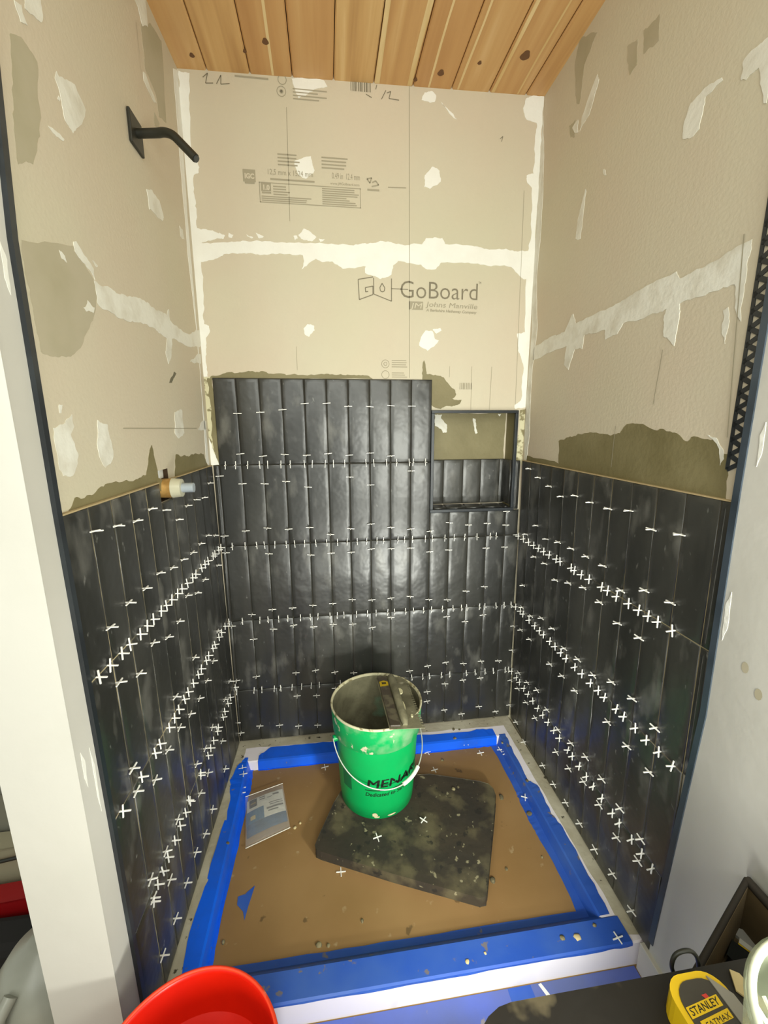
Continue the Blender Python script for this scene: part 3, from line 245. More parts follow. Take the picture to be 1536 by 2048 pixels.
# sapwood streaks and knots of the boards
m = MB(); sap = mat('pale_sapwood', srgb(228, 202, 150), .5, srgb(214, 182, 122), 30, (.4, .6), stretch=(1, .1, 1))
for (xa, xb, wd) in ((.592, .588, .016), (.700, .706, .013), (.865, .86, .006), (.985, .985, .011), (1.075, 1.07, .006), (.26, .275, .007), (.765, .76, .006)):
    pts = []
    for i in range(13):
        t = i/12; x = xa+(xb-xa)*t+noise.noise((xa*30, t*3, 0))*.006; pts.append((x, .008-t*.98, wd*(1+.4*noise.noise((t*5, xa*9, 3)))))
    for p, q in zip(pts[:-1], pts[1:]):
        Zf = lambda x: ceil_z(x)-.0004
        m.quad((p[0]-p[2]/2, p[1], Zf(p[0])), (p[0]+p[2]/2, p[1], Zf(p[0])), (q[0]+q[2]/2, q[1], Zf(q[0])), (q[0]-q[2]/2, q[1], Zf(q[0])))
m.build('sapwood_streak', sap, CE)
m = MB()
for (x, y, r) in ((.03, -.045, .007), (.188, -.075, .005), (.253, -.115, .009), (.79, -.055, .010), (.715, -.02, .006), (.9, -.105, .006), (1.03, -.145, .014), (.60, -.33, .008), (.40, -.4, .008)):
    pts = [(x+r*math.cos(a)*(1+.2*math.sin(3*a)), y+1.3*r*math.sin(a), ceil_z(x)-.0008) for a in [2*math.pi*i/14 for i in range(14)]]
    m.prism(pts, (0, 0, .0005))
m.build('knot', mat('knot_wood', srgb(104, 68, 36), .6), CE)
m = MB(); m.box(-1.6, 1.32, -2.7, -1.0, 2.53, 2.56)
CO = m.build('ceiling', mat('white_ceiling', srgb(225, 224, 216), .8)); CO['kind'] = 'structure'
# ---------------------------------------------------------------- joint compound, thinset, stains on the boards
names = ['joint_compound', 'joint_compound', 'thinset_smear', 'print_mark', 'thinset_smear', 'smudge']
for i, (w_, c_, pts) in enumerate(PATCHES):
    amp = {0: .0028, 1: .003, 2: .004, 3: .003, 4: .004, 5: .002}[c_]
    pts = fractal(pts, amp); f = mb_(w_)
    th = .0003+.00012*(i % 4)+(.0004 if c_ in (0, 1) else 0)
    a = [Vector(f(u, z, th)) for u, z in pts]; b = [Vector(f(u, z, -.0002)) for u, z in pts]; n = len(a)
    m = MB(); tr = tessellate_polygon([[Vector((u, z, 0)) for u, z in pts]])
    m.add(a+b, [tuple(t) for t in tr]+[(k, (k+1) % n, n+(k+1) % n, n+k) for k in range(n)])
    m.build(names[c_], PM[c_], WP[w_])
# ---------------------------------------------------------------- printing on the boards
def text_mesh(s, size, xs=1.0, bold=0):
    c = bpy.data.curves.new('t', 'FONT'); c.body = s; c.size = size; c.offset = bold; c.resolution_u = 3
    o = bpy.data.objects.new('t', c); C.objects.link(o); dg = bpy.context.evaluated_depsgraph_get()
    me = bpy.data.meshes.new_from_object(o.evaluated_get(dg)); bpy.data.objects.remove(o); bpy.data.curves.remove(c)
    vs = [(v.co.x*xs, v.co.y) for v in me.vertices]; fs = [tuple(p.vertices) for p in me.polygons]
    bpy.data.meshes.remove(me); return vs, fs
def fit(s, x0, x1, z0, h, bold=0, slope=0, shear=0):
    vs, fs = text_mesh(s, h/.7, 1, bold); xm = max(v[0] for v in vs); k = (x1-x0)/xm
    return [(x0+v[0]*k+shear*v[1], .0089, z0+v[1]+slope*v[0]*k) for v in vs], fs
def pr(name, items, mt=ink):
    m = MB()
    for vs, fs in items: m.add(vs, fs)
    return m.build(name, mt, WB)
def bars(x0, x1, z0, z1, n, fill=.55, rnd=.3):
    o = []
    for i in range(n):
        zz = z0+(z1-z0)*(i+.2)/n; h = (z1-z0)/n*fill; xe = x1-(x1-x0)*random.uniform(0, rnd)
        o.append(([(x0, .0089, zz), (xe, .0089, zz), (xe, .0089, zz+h), (x0, .0089, zz+h)], [(0, 1, 2, 3)]))
    return o
def rect(x0, x1, z0, z1): return [([(x0, .0089, z0), (x1, .0089, z0), (x1, .0089, z1), (x0, .0089, z1)], [(0, 1, 2, 3)])]
def frame(x0, x1, z0, z1, t): return rect(x0, x1, z0, z0+t)+rect(x0, x1, z1-t, z1)+rect(x0, x0+t, z0, z1)+rect(x1-t, x1, z0, z1)
def line(pts, t):
    o = []
    for (a, b), (c, d) in zip(pts[:-1], pts[1:]):
        L_ = math.hypot(c-a, d-b) or 1; nx, nz = -(d-b)/L_*t/2, (c-a)/L_*t/2
        o.append(([(a+nx, .0089, b+nz), (a-nx, .0089, b-nz), (c-nx, .0089, d-nz), (c+nx, .0089, d+nz)], [(0, 1, 2, 3)]))
    return o
pr('board_logo', [fit('GoBoard', .668, .960, 1.833, .058, -.0006)]+line([(.640, 1.862), (.700, 1.861)], .0025)
   + line([(.521, 1.888), (.574, 1.898)], .003)+line([(.521, 1.888), (.524, 1.822), (.573, 1.840), (.573, 1.868), (.546, 1.862), (.547, 1.848), (.556, 1.850)], .003)
   + line([(.576, 1.895), (.576, 1.842), (.640, 1.820), (.640, 1.895)], .003)
   + line([(.606, 1.878), (.598, 1.864), (.600, 1.853), (.607, 1.850), (.614, 1.853), (.616, 1.864), (.606, 1.878)], .003)
   + [fit('TM', .962, .972, 1.888, .008)], inkd)
pr('maker_mark', rect(.704, .756, 1.794, 1.822)+[fit('Johns Manville', .768, .960, 1.806, .017, 0, -.02, .2), fit('A Berkshire Hathaway Company', .768, .958, 1.790, .009, .0003, -.02, .2)])
mm = [([(v[0], .0086, v[2]) for v in vs], fs) for vs, fs in [fit('JM', .711, .749, 1.799, .018, 0, 0, .25)]]
pr('maker_mark', mm, board)
pr('board_print', [fit('12,5 mm x 1524 mm', .225, .375, 2.196, .016, 0), fit('0.49 in  12.4 mm', .438, .532, 2.196, .018, 0), fit('www.JMGoBoard.com', .432, .530, 2.178, .008, 0)]
   + bars(.262, .34, 2.222, 2.262, 4, .4, .3)+bars(.405, .50, 2.222, 2.262, 4, .4, .3)+bars(.235, .38, 2.178, 2.188, 1, .5, 0)
   + frame(.198, .534, 2.112, 2.172, .0022)+rect(.204, .236, 2.146, 2.170)+bars(.206, .236, 2.138, 2.144, 1, .8, 0)+bars(.243, .30, 2.135, 2.166, 4, .45)+bars(.204, .39, 2.116, 2.134, 3, .5, .25)
   + bars(.404, .528, 2.116, 2.168, 8, .5, .35))
pr('board_print', [([(v[0], .0086, v[2]) for v in vs], fs) for vs, fs in [fit('1.0', .208, .232, 2.15, .014, .001)]], board)
pr('rating_mark', rect(.148, .188, 2.17, 2.206)+bars(.153, .184, 2.163, 2.170, 1, .8, 0))
pr('rating_mark', [([(v[0], .0086, v[2]) for v in vs], fs) for vs, fs in [fit('IGC', .153, .184, 2.18, .014, .001)]], board)
pr('recycling_mark', line([(.556, 2.202), (.572, 2.206), (.566, 2.19), (.556, 2.202)], .004)+line([(.572, 2.18), (.596, 2.186), (.586, 2.198), (.574, 2.192)], .004)+bars(.557, .598, 2.166, 2.172, 1, .9, 0))
def ring(cx, cz, r, t, n=20):
    return line([(cx+r*math.cos(2*math.pi*k/n), cz+r*math.sin(2*math.pi*k/n)) for k in range(n+1)], t)
pr('drop_mark', ring(.284, 2.432, .014, .002)+ring(.284, 2.432, .004, .005, 8)+ring(.288, 2.464, .013, .002)+bars(.320, .445, 2.412, 2.448, 4, .35, .4)+bars(.142, .245, 2.458, 2.466, 1, .6, 0))
pr('barcode', [r for k in range(11) for r in rect(.506+k*.0062, .506+k*.0062+(.002, .0034, .0046)[k % 3], 2.452, 2.486)], inkd)
pr('barcode', [r for k in range(8) for r in rect(.903+k*.0062, .903+k*.0062+(.0024, .0034, .004)[k % 3], 1.516, 1.54)])
pr('handwriting', line([(.045, 2.45), (.06, 2.462), (.052, 2.435), (.075, 2.437)], .0025)+line([(.085, 2.436), (.10, 2.46), (.098, 2.436), (.125, 2.44)], .0025)
   + line([(.588, 2.462), (.592, 2.475)], .0025)+line([(.607, 2.436), (.622, 2.462)], .0025)+line([(.625, 2.455), (.638, 2.46), (.632, 2.44), (.666, 2.438)], .0025)+line([(.556, 2.446), (.575, 2.438)], .0025)+line([(1.02, 2.352), (1.03, 2.36), (1.026, 2.344)], .002), inkd)
pr('care_mark', ring(.617, 1.605, .014, .002)+ring(.617, 1.605, .006, .002, 10)+ring(.617, 1.567, .014, .002)+bars(.641, .70, 1.592, 1.622, 4, .35, .1)+bars(.641, .70, 1.556, 1.578, 3, .35, .3))
pr('pencil_line', line([(.700, 2.482), (.708, 1.556)], .002)+line([(.298, 2.39), (.293, 2.06)], .0016)+line([(.296, 1.66), (.296, 1.58)], .0014)+line([(1.118, 2.2), (1.13, 1.46)], .0014)
   + line([(.948, 1.60), (.950, 1.44)], .0014)+line([(1.027, 1.60), (1.025, 1.44)], .0016)+line([(.628, 2.181), (.691, 2.183)], .003)+line([(.862, 1.60), (.862, 1.56)], .0012), ink)
m = MB()
for (a, b, c, d) in ((-.62, 1.38, -.12, 1.375), (-.3, 2.35, -.3, 2.2)):
    f = mb_('l'); m.quad(f(a, b, .0012), f(c, d, .0012), f(c, d+.002, .0012), f(a+.0015, b+.002, .0012))
m.build('pencil_line', ink, WL)
m = MB(); f = mb_('r')
for (a, b, c, d) in ((-.868, 1.72, -.898, 1.36), (-.70, 1.55, -.69, 1.43), (-.56, 1.38, -.56, 1.27)):
    m.quad(f(a, b, .0016), f(c, d, .0016), f(c-.002, d, .0016), f(a-.002, b, .0016))
m.build('pencil_line', ink, WR)
# ---------------------------------------------------------------- tiles
def tilefield(cells, f, parent, bed, zr, gap=.0014, bh=.0028):
    m = MB()
    for (u0, u1, z0, z1) in cells:
        s = 1 if u1 > u0 else -1
        t0, t1 = random.uniform(-.0005, .0005), random.uniform(-.0007, .0007)
        rings = []
        for ins, off in ((0, .002), (0, .0062), (.0010, .0072), (.0030, .0080), (.0105, .0096), (.014, .0099)):
            a0, a1 = u0+s*(gap+ins), u1-s*(gap+ins)
            if (a1-a0)*s < .004: a0 = a1 = (u0+u1)/2; a0 -= s*.002; a1 += s*.002
            q = []
            for uu, zz, k in ((a0, z0+gap+ins, 0), (a1, z0+gap+ins, 1), (a1, z1-gap-ins, 2), (a0, z1-gap-ins, 3)):
                o = off+(t0 if k in (1, 2) else -t0)+(t1 if k > 1 else -t1) if off > .007 else off
                q.append(f(uu, zz, o))
            rings.append(q)
        vs = [v for q in rings for v in q]; n = len(rings)
        fs = [(4*i+k, 4*i+(k+1) % 4, 4*i+4+(k+1) % 4, 4*i+4+k) for i in range(n-1) for k in range(4)]+[(4*n-4, 4*n-3, 4*n-2, 4*n-1)]
        m.add(vs, fs, 0, True)
    o = m.build('tile_field', tilem, parent)
    m = MB()
    for (u0, u1, z0, z1) in cells: m.add([f(u0, z0, bh), f(u1, z0, bh), f(u1, z1, bh), f(u0, z1, bh)], [(0, 1, 2, 3)])
    m.build('mortar_bed', bed, parent)
RB = [1.55, 1.242, .934, .626, .318, .079]
cells = []
P = .0794
for j in range(5):
    z1, z0 = RB[j], RB[j+1]
    for k in range(-1, 15):
        u0, u1 = k*P, (k+1)*P
        if k == -1: u0 = TL(0, (z0+z1)/2)-.003
        if k == 14: u1 = TR(0, (z0+z1)/2)+.003
        if j == 0:
            if 0 <= k < 10: cells.append((u0, u1, z0, z1))
        elif j == 1 and k >= 10:
            cells.append((u0, u1, z0, 1.041))
        else: cells.append((u0, u1, z0, z1))
cells.append((1.1385, 1.164, 1.043, 1.242))
tilefield(cells, mb_('b'), WB, bedd, None)
# niche tiles
nx = [.803, .866, .949, 1.026, 1.107, 1.129]
tilefield([(nx[i], nx[i+1], 1.0585, 1.243) for i in range(5)], mb_('n'), WB, bedd, None)
tilefield([(.084, .012, 1.062, 1.243)], lambda u, z, o: (1.132-o, u, z), WB, bedd, None)
tilefield([(.084, .012, 1.062, 1.243)], lambda u, z, o: (.800+o, u, z), WB, bedd, None)
tilefield([(nx[i], nx[i+1], .012, .088-.01) for i in range(5)], lambda u, z, o: (u, z, 1.049+o), WB, bedd, None)
# niche frame (black metal profile)
t = empty('niche_trim_frame', (.966, 0, 1.24)); tag(t, 'black metal trim frame around the recessed niche in the back wall', 'trim frame')
def nb(x0, x1, z0, z1, nm):
    m = MB(); m.box(x0-.966, x1-.966, -.006, .0085, z0-1.24, z1-1.24); m.build(nm, blackm, t, .0015)
nb(.792, 1.140, 1.427, 1.438, 'top_rail'); nb(.792, 1.140, 1.040, 1.052, 'bottom_rail'); nb(.792, .804, 1.052, 1.427, 'side_rail'); nb(1.128, 1.140, 1.052, 1.427, 'side_rail')
# side walls
def sidecells(zr, ys, lim, hole=None):
    out = []
    for j in range(len(zr)-1):
        for a, b in zip(ys[:-1], ys[1:]):
            z1, z0 = zr[j], zr[j+1]
            l = lim((z0+z1)/2)
            if a <= l+.01: continue
            b2 = max(b, l)
            if hole and j == 0 and abs(a-hole) < .01: z1 = 1.19
            out.append((a, b2, z0, z1))
    return out
ysl = [-.004]+[-(k*.0805-.003) for k in range(1, 12)]+[-.95]
ysr = [-.004]+[-k*.083 for k in range(1, 13)]
tilefield(sidecells([1.242, .934, .638, .352, .079], ysl, YL, -.3995), mb_('l'), WL, bedt, None, .0017, .0062)
tilefield(sidecells([1.242, .934, .626, .318, .079], ysr, YR), mb_('r'), WR, bedt2, None, .0014, .0055)
for w_, y1, par in (('l', -.88, WL), ('r', -.935, WR)):
    m = MB(); f = mb_(w_)
    segs = [(-.006, -.399), (-.482, y1)] if w_ == 'l' else [(-.006, y1)]
    for a, b in segs:
        for z, hh in ((1.2415, .0025),):
            m.add([f(a, z, 0), f(b, z, 0), f(b, z, .0085), f(a, z, .0085), f(a, z+hh, 0), f(b, z+hh, 0), f(b, z+hh, .0085), f(a, z+hh, .0085)], [(0, 1, 2, 3), (4, 5, 6, 7), (2, 3, 7, 6), (1, 2, 6, 5), (0, 3, 7, 4)])
    m.build('tile_top_edge', clay, par)
m = MB()
for (a, b, c, d) in ((-.0075, 0, .08, 1.243),):
    pass
# metal edge trims
def edge(w_, zs, F, mt, nm, label, d=.012):
    m = MB(); f = mb_(w_)
    pr_ = [(0, .0005), (0, .0115), (-d, .0115), (-d, .0005)]
    vs = []; n = len(zs)
    for z in zs:
        for dy, o in pr_: vs.append(f(F(z)+dy, z, o))
    fs = [(4*i+k, 4*i+(k+1) % 4, 4*i+4+(k+1) % 4, 4*i+4+k) for i in range(n-1) for k in range(4)]+[(0, 1, 2, 3), (4*n-4, 4*n-3, 4*n-2, 4*n-1)]
    m.add(vs, fs); return m.build(nm, mt)
zs = [.10, .3, .5, .8, 1.1, 1.25, 1.65, 2.0, 2.46]
o = edge('l', zs, YL, blackm, 'trim_1', ''); o['kind'] = 'structure'
zs = [.115, .3, .5, .8, 1.1, 1.25, 1.65, 2.0, 2.47]
o = edge('r', zs, YR, blueg, 'trim_2', '', .014); o['kind'] = 'structure'
# perforated anchoring leg
m = MB(); f = mb_('r'); y0, y1 = -.905, -.9385
def strip(a, b, t=.006):
    (ya, za), (yb, zb) = a, b; L_ = math.hypot(yb-ya, zb-za); ny, nz = -(zb-za)/L_*t/2, (yb-ya)/L_*t/2
    P0 = [(ya+ny, za+nz), (ya-ny, za-nz), (yb-ny, zb-nz), (yb+ny, zb+nz)]
    m.add([f(y, z, .0022) for y, z in P0]+[f(y, z, .0004) for y, z in P0], [(0, 1, 2, 3), (4, 5, 6, 7), (0, 1, 5, 4), (1, 2, 6, 5), (2, 3, 7, 6), (3, 0, 4, 7)])
yi = -.909; z = 1.30
strip((yi, 1.30), (yi, 2.44), .007); strip((y1+.003, 1.25), (y1+.003, 2.44), .008)
k = 0
while z < 2.43:
    strip((yi, z), (y1+.004, z+.014), .0085); strip((y1+.004, z+.014), (yi, z+.028), .0085); z += .028
m.build('perforated_leg', blackm, o)
# rough plaster next to the trims
for w_, F, par in (('l', YL, WL), ('r', YR, WR)):
    for rep in range(3 if w_ == 'r' else 6):
        z = random.uniform(.5, 2.3); ln = random.uniform(.06, .22); wd = random.uniform(.003, .008); y = F(z)-random.uniform(.018, .05)
        pts = fractal([(y, z), (y-wd, z+ln*.3), (y-wd*.6, z+ln), (y+.004, z+ln*.7)], .001, 2); f = mb_(w_); m = MB()
        if w_ == 'l': pts = [(max(u, -.953), zz) for u, zz in pts]
        th = .0091 if w_ == 'r' else .0046
        tr = tessellate_polygon([[Vector((u, zz, 0)) for u, zz in pts]]); n = len(pts)
        m.add([f(u, zz, th) for u, zz in pts]+[f(u, zz, .003) for u, zz in pts], [tuple(q) for q in tr]+[(q, (q+1) % n, n+(q+1) % n, n+q) for q in range(n)])
        m.build('plaster_ridge', white, par)
# right wall marks
m = MB(); f = mb_('r')
for (y, z) in ((-1.012, .946), (-1.043, .912)):
    pts = [(y+.006*math.cos(a)*1.2, z+.011*math.sin(a)) for a in [2*math.pi*i/10 for i in range(10)]]
    tr = tessellate_polygon([[Vector((u, q, 0)) for u, q in pts]]); m.add([f(u, q, .0086) for u, q in pts], [tuple(q) for q in tr])
m.build('thinset_spot', stain, WR)
# baseboard
m = MB(); zt = .085
m.box(1.148, 1.172, -2.6, -.875, 0, zt); BB = m.build('baseboard_right', paint, None, .002); BB['kind'] = 'structure'
# ---------------------------------------------------------------- shower pan
panw = mat('white_acrylic', srgb(232, 226, 232), .35, srgb(205, 200, 192), 9, (.6, .75), bump=.0005, bscale=30)
pang = mat('mortar_smeared_rim', srgb(186, 180, 160), .8, srgb(168, 160, 138), 8, (.4, .6), bump=.002, bscale=50, layers=[(srgb(70, 66, 52), 42, (.66, .70), (1, 1, 1), 3)])
pan = empty('shower_pan', (.565, -.43, 0)); tag(pan, 'white shower pan set between the three tiled walls, rim smeared with grey mortar', 'shower pan')
PX, PY = .565, -.43
def rr(x0, x1, y0, y1, z): return [(x0-PX, y0-PY, z), (x1-PX, y0-PY, z), (x1-PX, y1-PY, z), (x0-PX, y1-PY, z)]
m = MB()
R = [rr(-.030, 1.176, .008, -.868, 0), rr(-.030, 1.176, .008, -.868, .073), rr(-.027, 1.174, .006, -.864, .076), rr(.038, 1.092, -.108, -.808, .076), rr(.042, 1.088, -.112, -.800, .072), rr(.050, 1.080, -.116, -.775, .038)]
for a, b in zip(R[:-1], R[1:]):
    m.add(a+b, [(k, (k+1) % 4, 4+(k+1) % 4, 4+k) for k in range(4)])
m.add(R[-1], [(0, 1, 2, 3)])
m.build('pan_body', panw, pan)
m = MB()
def ringband(outer, inner, z, th=.0012):
    n = len(outer); o3 = [(x-PX, y-PY, z+th) for x, y in outer]; i3 = [(x-PX, y-PY, z+th) for x, y in inner]
    m.add(o3+i3, [(k, k+1, n+k+1, n+k) for k in range(n-1)])
def jit(pts, a=.003, n=6):
    o = []
    for p, q in zip(pts[:-1], pts[1:]):
        for i in range(n): t = i/n; o.append((p[0]+(q[0]-p[0])*t+random.uniform(-a, a), p[1]+(q[1]-p[1])*t+random.uniform(-a, a)))
    return o+[pts[-1]]
ringband([(-.027+.0*i, .004-.86*i/40) for i in range(41)], [(.022+.006*noise.noise((i*.3, 1, 0)), -.02-.836*i/40) for i in range(41)], .0760)
ringband([(-.02+1.19*i/40, .004) for i in range(41)], [(.02+1.11*i/40, -.040-.012*i/40+.006*noise.noise((i*.3, 5, 0))) for i in range(41)], .0764)
ringband([(1.174, .004-.86*i/40) for i in range(41)], [(1.132+.004*noise.noise((i*.3, 9, 0)), -.03-.82*i/40) for i in range(41)], .0760)
m.build('mortar_smear', pang, pan)
# ---------------------------------------------------------------- masking tape and paper
tape = mat('blue_masking_tape', (.004, .125, .88), .42, (.012, .10, .60), 7, (.5, .75), bump=.001, bscale=25, layers=[(srgb(110, 110, 110), 40, (.70, .74, .7), (1, 1, 1), 3)])
tape2 = mat('blue_tape_dusty', srgb(38, 82, 176), .5, srgb(58, 96, 176), 6, (.4, .65), bump=.001, bscale=25, layers=[(srgb(120, 110, 90), 32, (.66, .70, .8), (1, 1, 1), 3)])
def ribbon(name, secs, label, mt, amp=.0022):
    """secs: list of cross sections (each a list of 3D points); a thin strip laid over the rim"""
    m = MB(); n = len(secs[0]); fin = []
    for i in range(len(secs)-1):
        for s in range(5):
            t = s/5; r = []
            for k in range(n):
                p = Vector(secs[i][k]).lerp(Vector(secs[i+1][k]), t)
                if k in (0, n-1):
                    d = (Vector(secs[i][0])-Vector(secs[i][n-1])).normalized(); p += d*random.uniform(-amp, amp)
                r.append(p)
            fin.append(r)
    fin.append([Vector(p) for p in secs[-1]])
    vs = [p for r in fin for p in r]
    m.add(vs, [(i*n+k, i*n+k+1, (i+1)*n+k+1, (i+1)*n+k) for i in range(len(fin)-1) for k in range(n-1)])
    o = m.build(name, mt)
    md = o.modifiers.new('s', 'SOLIDIFY'); md.thickness = .0006
    tag(o, label, 'tape', 'blue masking tape around the shower pan'); return o
Zr, Zf = .0775, .0402
lb = [(.083, -.085), (.124, -.045), (.25, -.045), (.397, -.048), (.752, -.059), (.96, -.072), (1.004, -.060), (1.075, -.066)]
ribbon('masking_tape', [[(x, y, Zr), (x, -.1065, Zr), (x, -.1145, .0748), (x, -.1175, Zf), (x, -.123, Zf)] for x, y in lb], 'bright blue masking tape folded over the back inner edge of the pan', tape, .002)
ll = [(.030, -.090), (.010, -.125), (-.006, -.197), (.012, -.287), (.008, -.468), (-.005, -.692), (.004, -.80)]
ribbon('masking_tape', [[(x, y, Zr), (.0395, y, Zr), (.0445, y, .073), (.0525, y, Zf), (.066+.004*math.sin(y*20), y, Zf)] for x, y in ll], 'long blue masking tape strip along the left side of the pan', tape)
lr = [(1.118, -.102), (1.110, -.181), (1.104, -.35), (1.127, -.374), (1.122, -.438), (1.119, -.492), (1.129, -.544), (1.125, -.673), (1.118, -.80)]
ribbon('masking_tape', [[(x, y, Zr), (1.0905, y, Zr), (1.0860, y, .073), (1.0775, y, Zf), (1.052+.005*math.sin(y*17), y, Zf)] for x, y in lr], 'long blue masking tape strip along the right side of the pan', tape2)
lf = [(.012, 0), (.3, 0), (.55, 0), (.8, 0), (1.05, 0), (1.135, .003)]
ribbon('masking_tape', [[(x, -.758, Zf+.0006), (x, -.776, Zf+.0006), (x, -.801, .0735), (x, -.808, Zr+.001), (x, -.866, Zr+.001), (x, -.8695, .074), (x, -.8697, .066+.002*(i % 2))] for i, (x, y) in enumerate(lf)], 'wide blue masking tape wrapped over the front curb of the pan', tape2, .0015)
paper = mat('brown_masking_paper', srgb(147, 115, 72), .7, srgb(136, 104, 61), 3, (.4, .65), bump=.001, bscale=12,
            layers=[(srgb(178, 158, 120), 26, (.66, .74, .6), (1, 1, 1), 4), (srgb(92, 72, 42), 20, (.70, .735, .8), (1, 1, 1), 3)])
m = MB(); m.prism([(.053, -.118, .0384), (1.077, -.118, .0384), (1.077, -.774, .0384), (.053, -.774, .0384)], (0, 0, .0008))
tag(m.build('masking_paper', paper), 'brown masking paper covering the pan floor, spotted with mortar', 'paper')
m = MB(); m.prism([(.115, -.585, .0395), (.140, -.565, .0395), (.134, -.60, .0395), (.130, -.62, .0395), (.126, -.655, .0395), (.118, -.632, .0395), (.098, -.612, .0395), (.096, -.590, .0395)], (0, 0, .0008))
tag(m.build('tape_scrap', tape2), 'torn scrap of blue tape on the brown paper near front left', 'tape scrap')
# blue film on the outer floor
film = mat('blue_floor_film', srgb(84, 104, 190), .35, srgb(88, 100, 150), 4, (.4, .65), bump=.001, bscale=18, layers=[(srgb(150, 140, 120), 30, (.68, .72, .7), (1, 1, 1), 3)])
m = MB(); m.prism([(.0, -.871, .0006), (1.146, -.871, .0006), (1.147, -1.6, .0006), (-.02, -1.6, .0006)], (0, 0, .0006))
tag(m.build('floor_film', film), 'glossy blue protective film on the floor in front of the shower curb', 'floor film')
m = MB(); m.prism([(.80, -.872, .0014), (.86, -.872, .0014), (.88, -1.2, .0014), (.80, -1.2, .0014)], (0, 0, .0003))
tag(m.build('tape_strip', tape2), 'darker blue tape strip lying across the blue floor film', 'tape strip')
m = MB(); m.prism([(.880, -.874, .0014), (.888, -.872, .0014), (.925, -.95, .0014), (.915, -.955, .0014)], (0, 0, .0004))
tag(m.build('film_tear', white), 'thin white torn sliver on the blue floor film', 'scrap')
# ---------------------------------------------------------------- foam mat and bucket
matm = mat('black_foam', srgb(58, 50, 38), .75, srgb(46, 41, 34), 6, (.4, .6), bump=.003, bscale=22, layers=[(srgb(100, 92, 66), 11, (.50, .64, .7), (1, 1, 1), 5), (srgb(150, 142, 112), 45, (.66, .70, .8), (1, 1, 1), 3), (srgb(30, 28, 24), 30, (.64, .68, .8), (1, 1, 1), 3)])
pts = [(.318, -.493), (.330, -.458), (.38, -.342), (.428, -.262), (.445, -.254), (.60, -.258), (.746, -.268), (.923, -.327), (.950, -.342), (.960, -.365), (.958, -.395), (.932, -.45), (.813, -.695), (.803, -.708), (.785, -.711), (.55, -.612), (.335, -.514), (.321, -.505)]
m = MB(); m.prism([(x, y, .0395) for x, y in pts], (0, 0, .0355))
tag(m.build('kneeling_mat', matm, None, .003), 'thick black foam kneeling mat caked with mortar, under the green bucket', 'mat')
green = mat('green_bucket_plastic', (.0, .36, .085), .38, (.0, .32, .075), 5, (.4, .6))
greend = mat('green_plastic_mortar_smeared', (.0, .35, .085), .5, srgb(130, 172, 128), 14, (.44, .64, .85), bump=.001, bscale=60, layers=[(srgb(205, 195, 165), 30, (.62, .66), (1, 1, 1), 3)])
mort = mat('grey_mortar', srgb(126, 122, 96), .8, srgb(98, 94, 72), 12, (.4, .6), bump=.003, bscale=60, layers=[(srgb(110, 140, 112), 6, (.56, .62, .8), (1, 1, 1), 3)])
bk = empty('bucket', (.538, -.303, .0752)); tag(bk, 'green plastic bucket with a black store logo, standing on the black mat', 'bucket')
H_ = .368
m = MB(); m.lathe([(0, 0), (.125, 0), (.1305, .004), (.134, .05), (.1415, .20), (.1465, .27)], n=72); m.build('bucket_wall', green, bk)
m = MB(); m.lathe([(.1465, .27), (.1500, .272), (.1535, .276), (.1575, .345), (.1585, .362)], n=72)
m.build('collar', greend, bk)
m = MB(); m.lathe([(.1585, .362), (.1600, .366), (.1592, .3695), (.1560, .3705), (.1535, .368), (.1520, .362)], n=72); m.build('rim', pale, bk)
m = MB(); m.lathe([(.1520, .362), (.1475, .30), (.1425, .27), (.1375, .20), (.1325, .12), (.129, .05), (.120, .022), (0, .020)], n=64); m.build('mortar_lining', mort, bk)
# print wrapped round the bucket
def wrap(vs, fs, a0, r0, z0, slant=0):
    return [((r0+.004*(v[1]+z0-.15)/.1*0+(.1367+.047*(z0+v[1]-.1)+.0004))*math.cos(a0+v[0]/.139), (.1367+.047*(z0+v[1]-.1)+.0004)*math.sin(a0+v[0]/.139), z0+v[1]) for v in vs], fs
bkink = mat('black_print', (.006, .009, .006), .5)
m = MB(); A0 = math.radians(-112)
def subdiv(vs, fs): return vs, fs
vs, fs = text_mesh('MENARDS', .044, 1.0, 0); k = .262/max(v[0] for v in vs); vs = [(v[0]*k+v[1]*.15, v[1]) for v in vs]
for dx, dy in ((0, 0), (.0016, 0), (.0008, .0012), (.0026, .0004)): m.add(*wrap([(v[0]+dx, v[1]+dy) for v in vs], fs, A0, 0, .135))
vs, fs = text_mesh('Dedicated to Service & Quality', .020, 1.0, .0003); k = .250/max(v[0] for v in vs); vs = [(v[0]*k+v[1]*.2, v[1]) for v in vs]
m.add(*wrap(vs, fs, A0-.02, 0, .100))
ul = [(i*.0085, 0) for i in range(26)]
for a, b in zip(ul[:-1], ul[1:]):
    q = [(a[0], .000), (b[0], .000), (b[0], .003), (a[0], .003)]; m.add(*wrap(q, [(0, 1, 2, 3)], A0-.02, 0, .122))
m.build('store_logo', bkink, bk)
m = MB()
for i in range(4):
    q = [(i*.0105, 0), (i*.0105+.0105, 0), (i*.0105+.0105, .068), (i*.0105, .068)]; m.add(*wrap(q, [(0, 1, 2, 3)], math.radians(-152), 0, .10))
m.build('printed_panel', mat('dark_green_print', (.0, .13, .04), .5), bk)
for sgn, a in ((1, math.radians(196)), (-1, math.radians(16))):
    m = MB(); m.tube([(.146*math.cos(a), .146*math.sin(a), .262), (.160*math.cos(a), .160*math.sin(a), .262)], .011, 12); m.build('handle_ear', green, bk)
bp = []
for i in range(41):
    t = i/40; a = math.radians(196+180*t); r = .160+.006*math.sin(math.pi*t)
    bp.append((r*math.cos(a), r*math.sin(a), .262-.112*math.sin(math.pi*t)**.8))
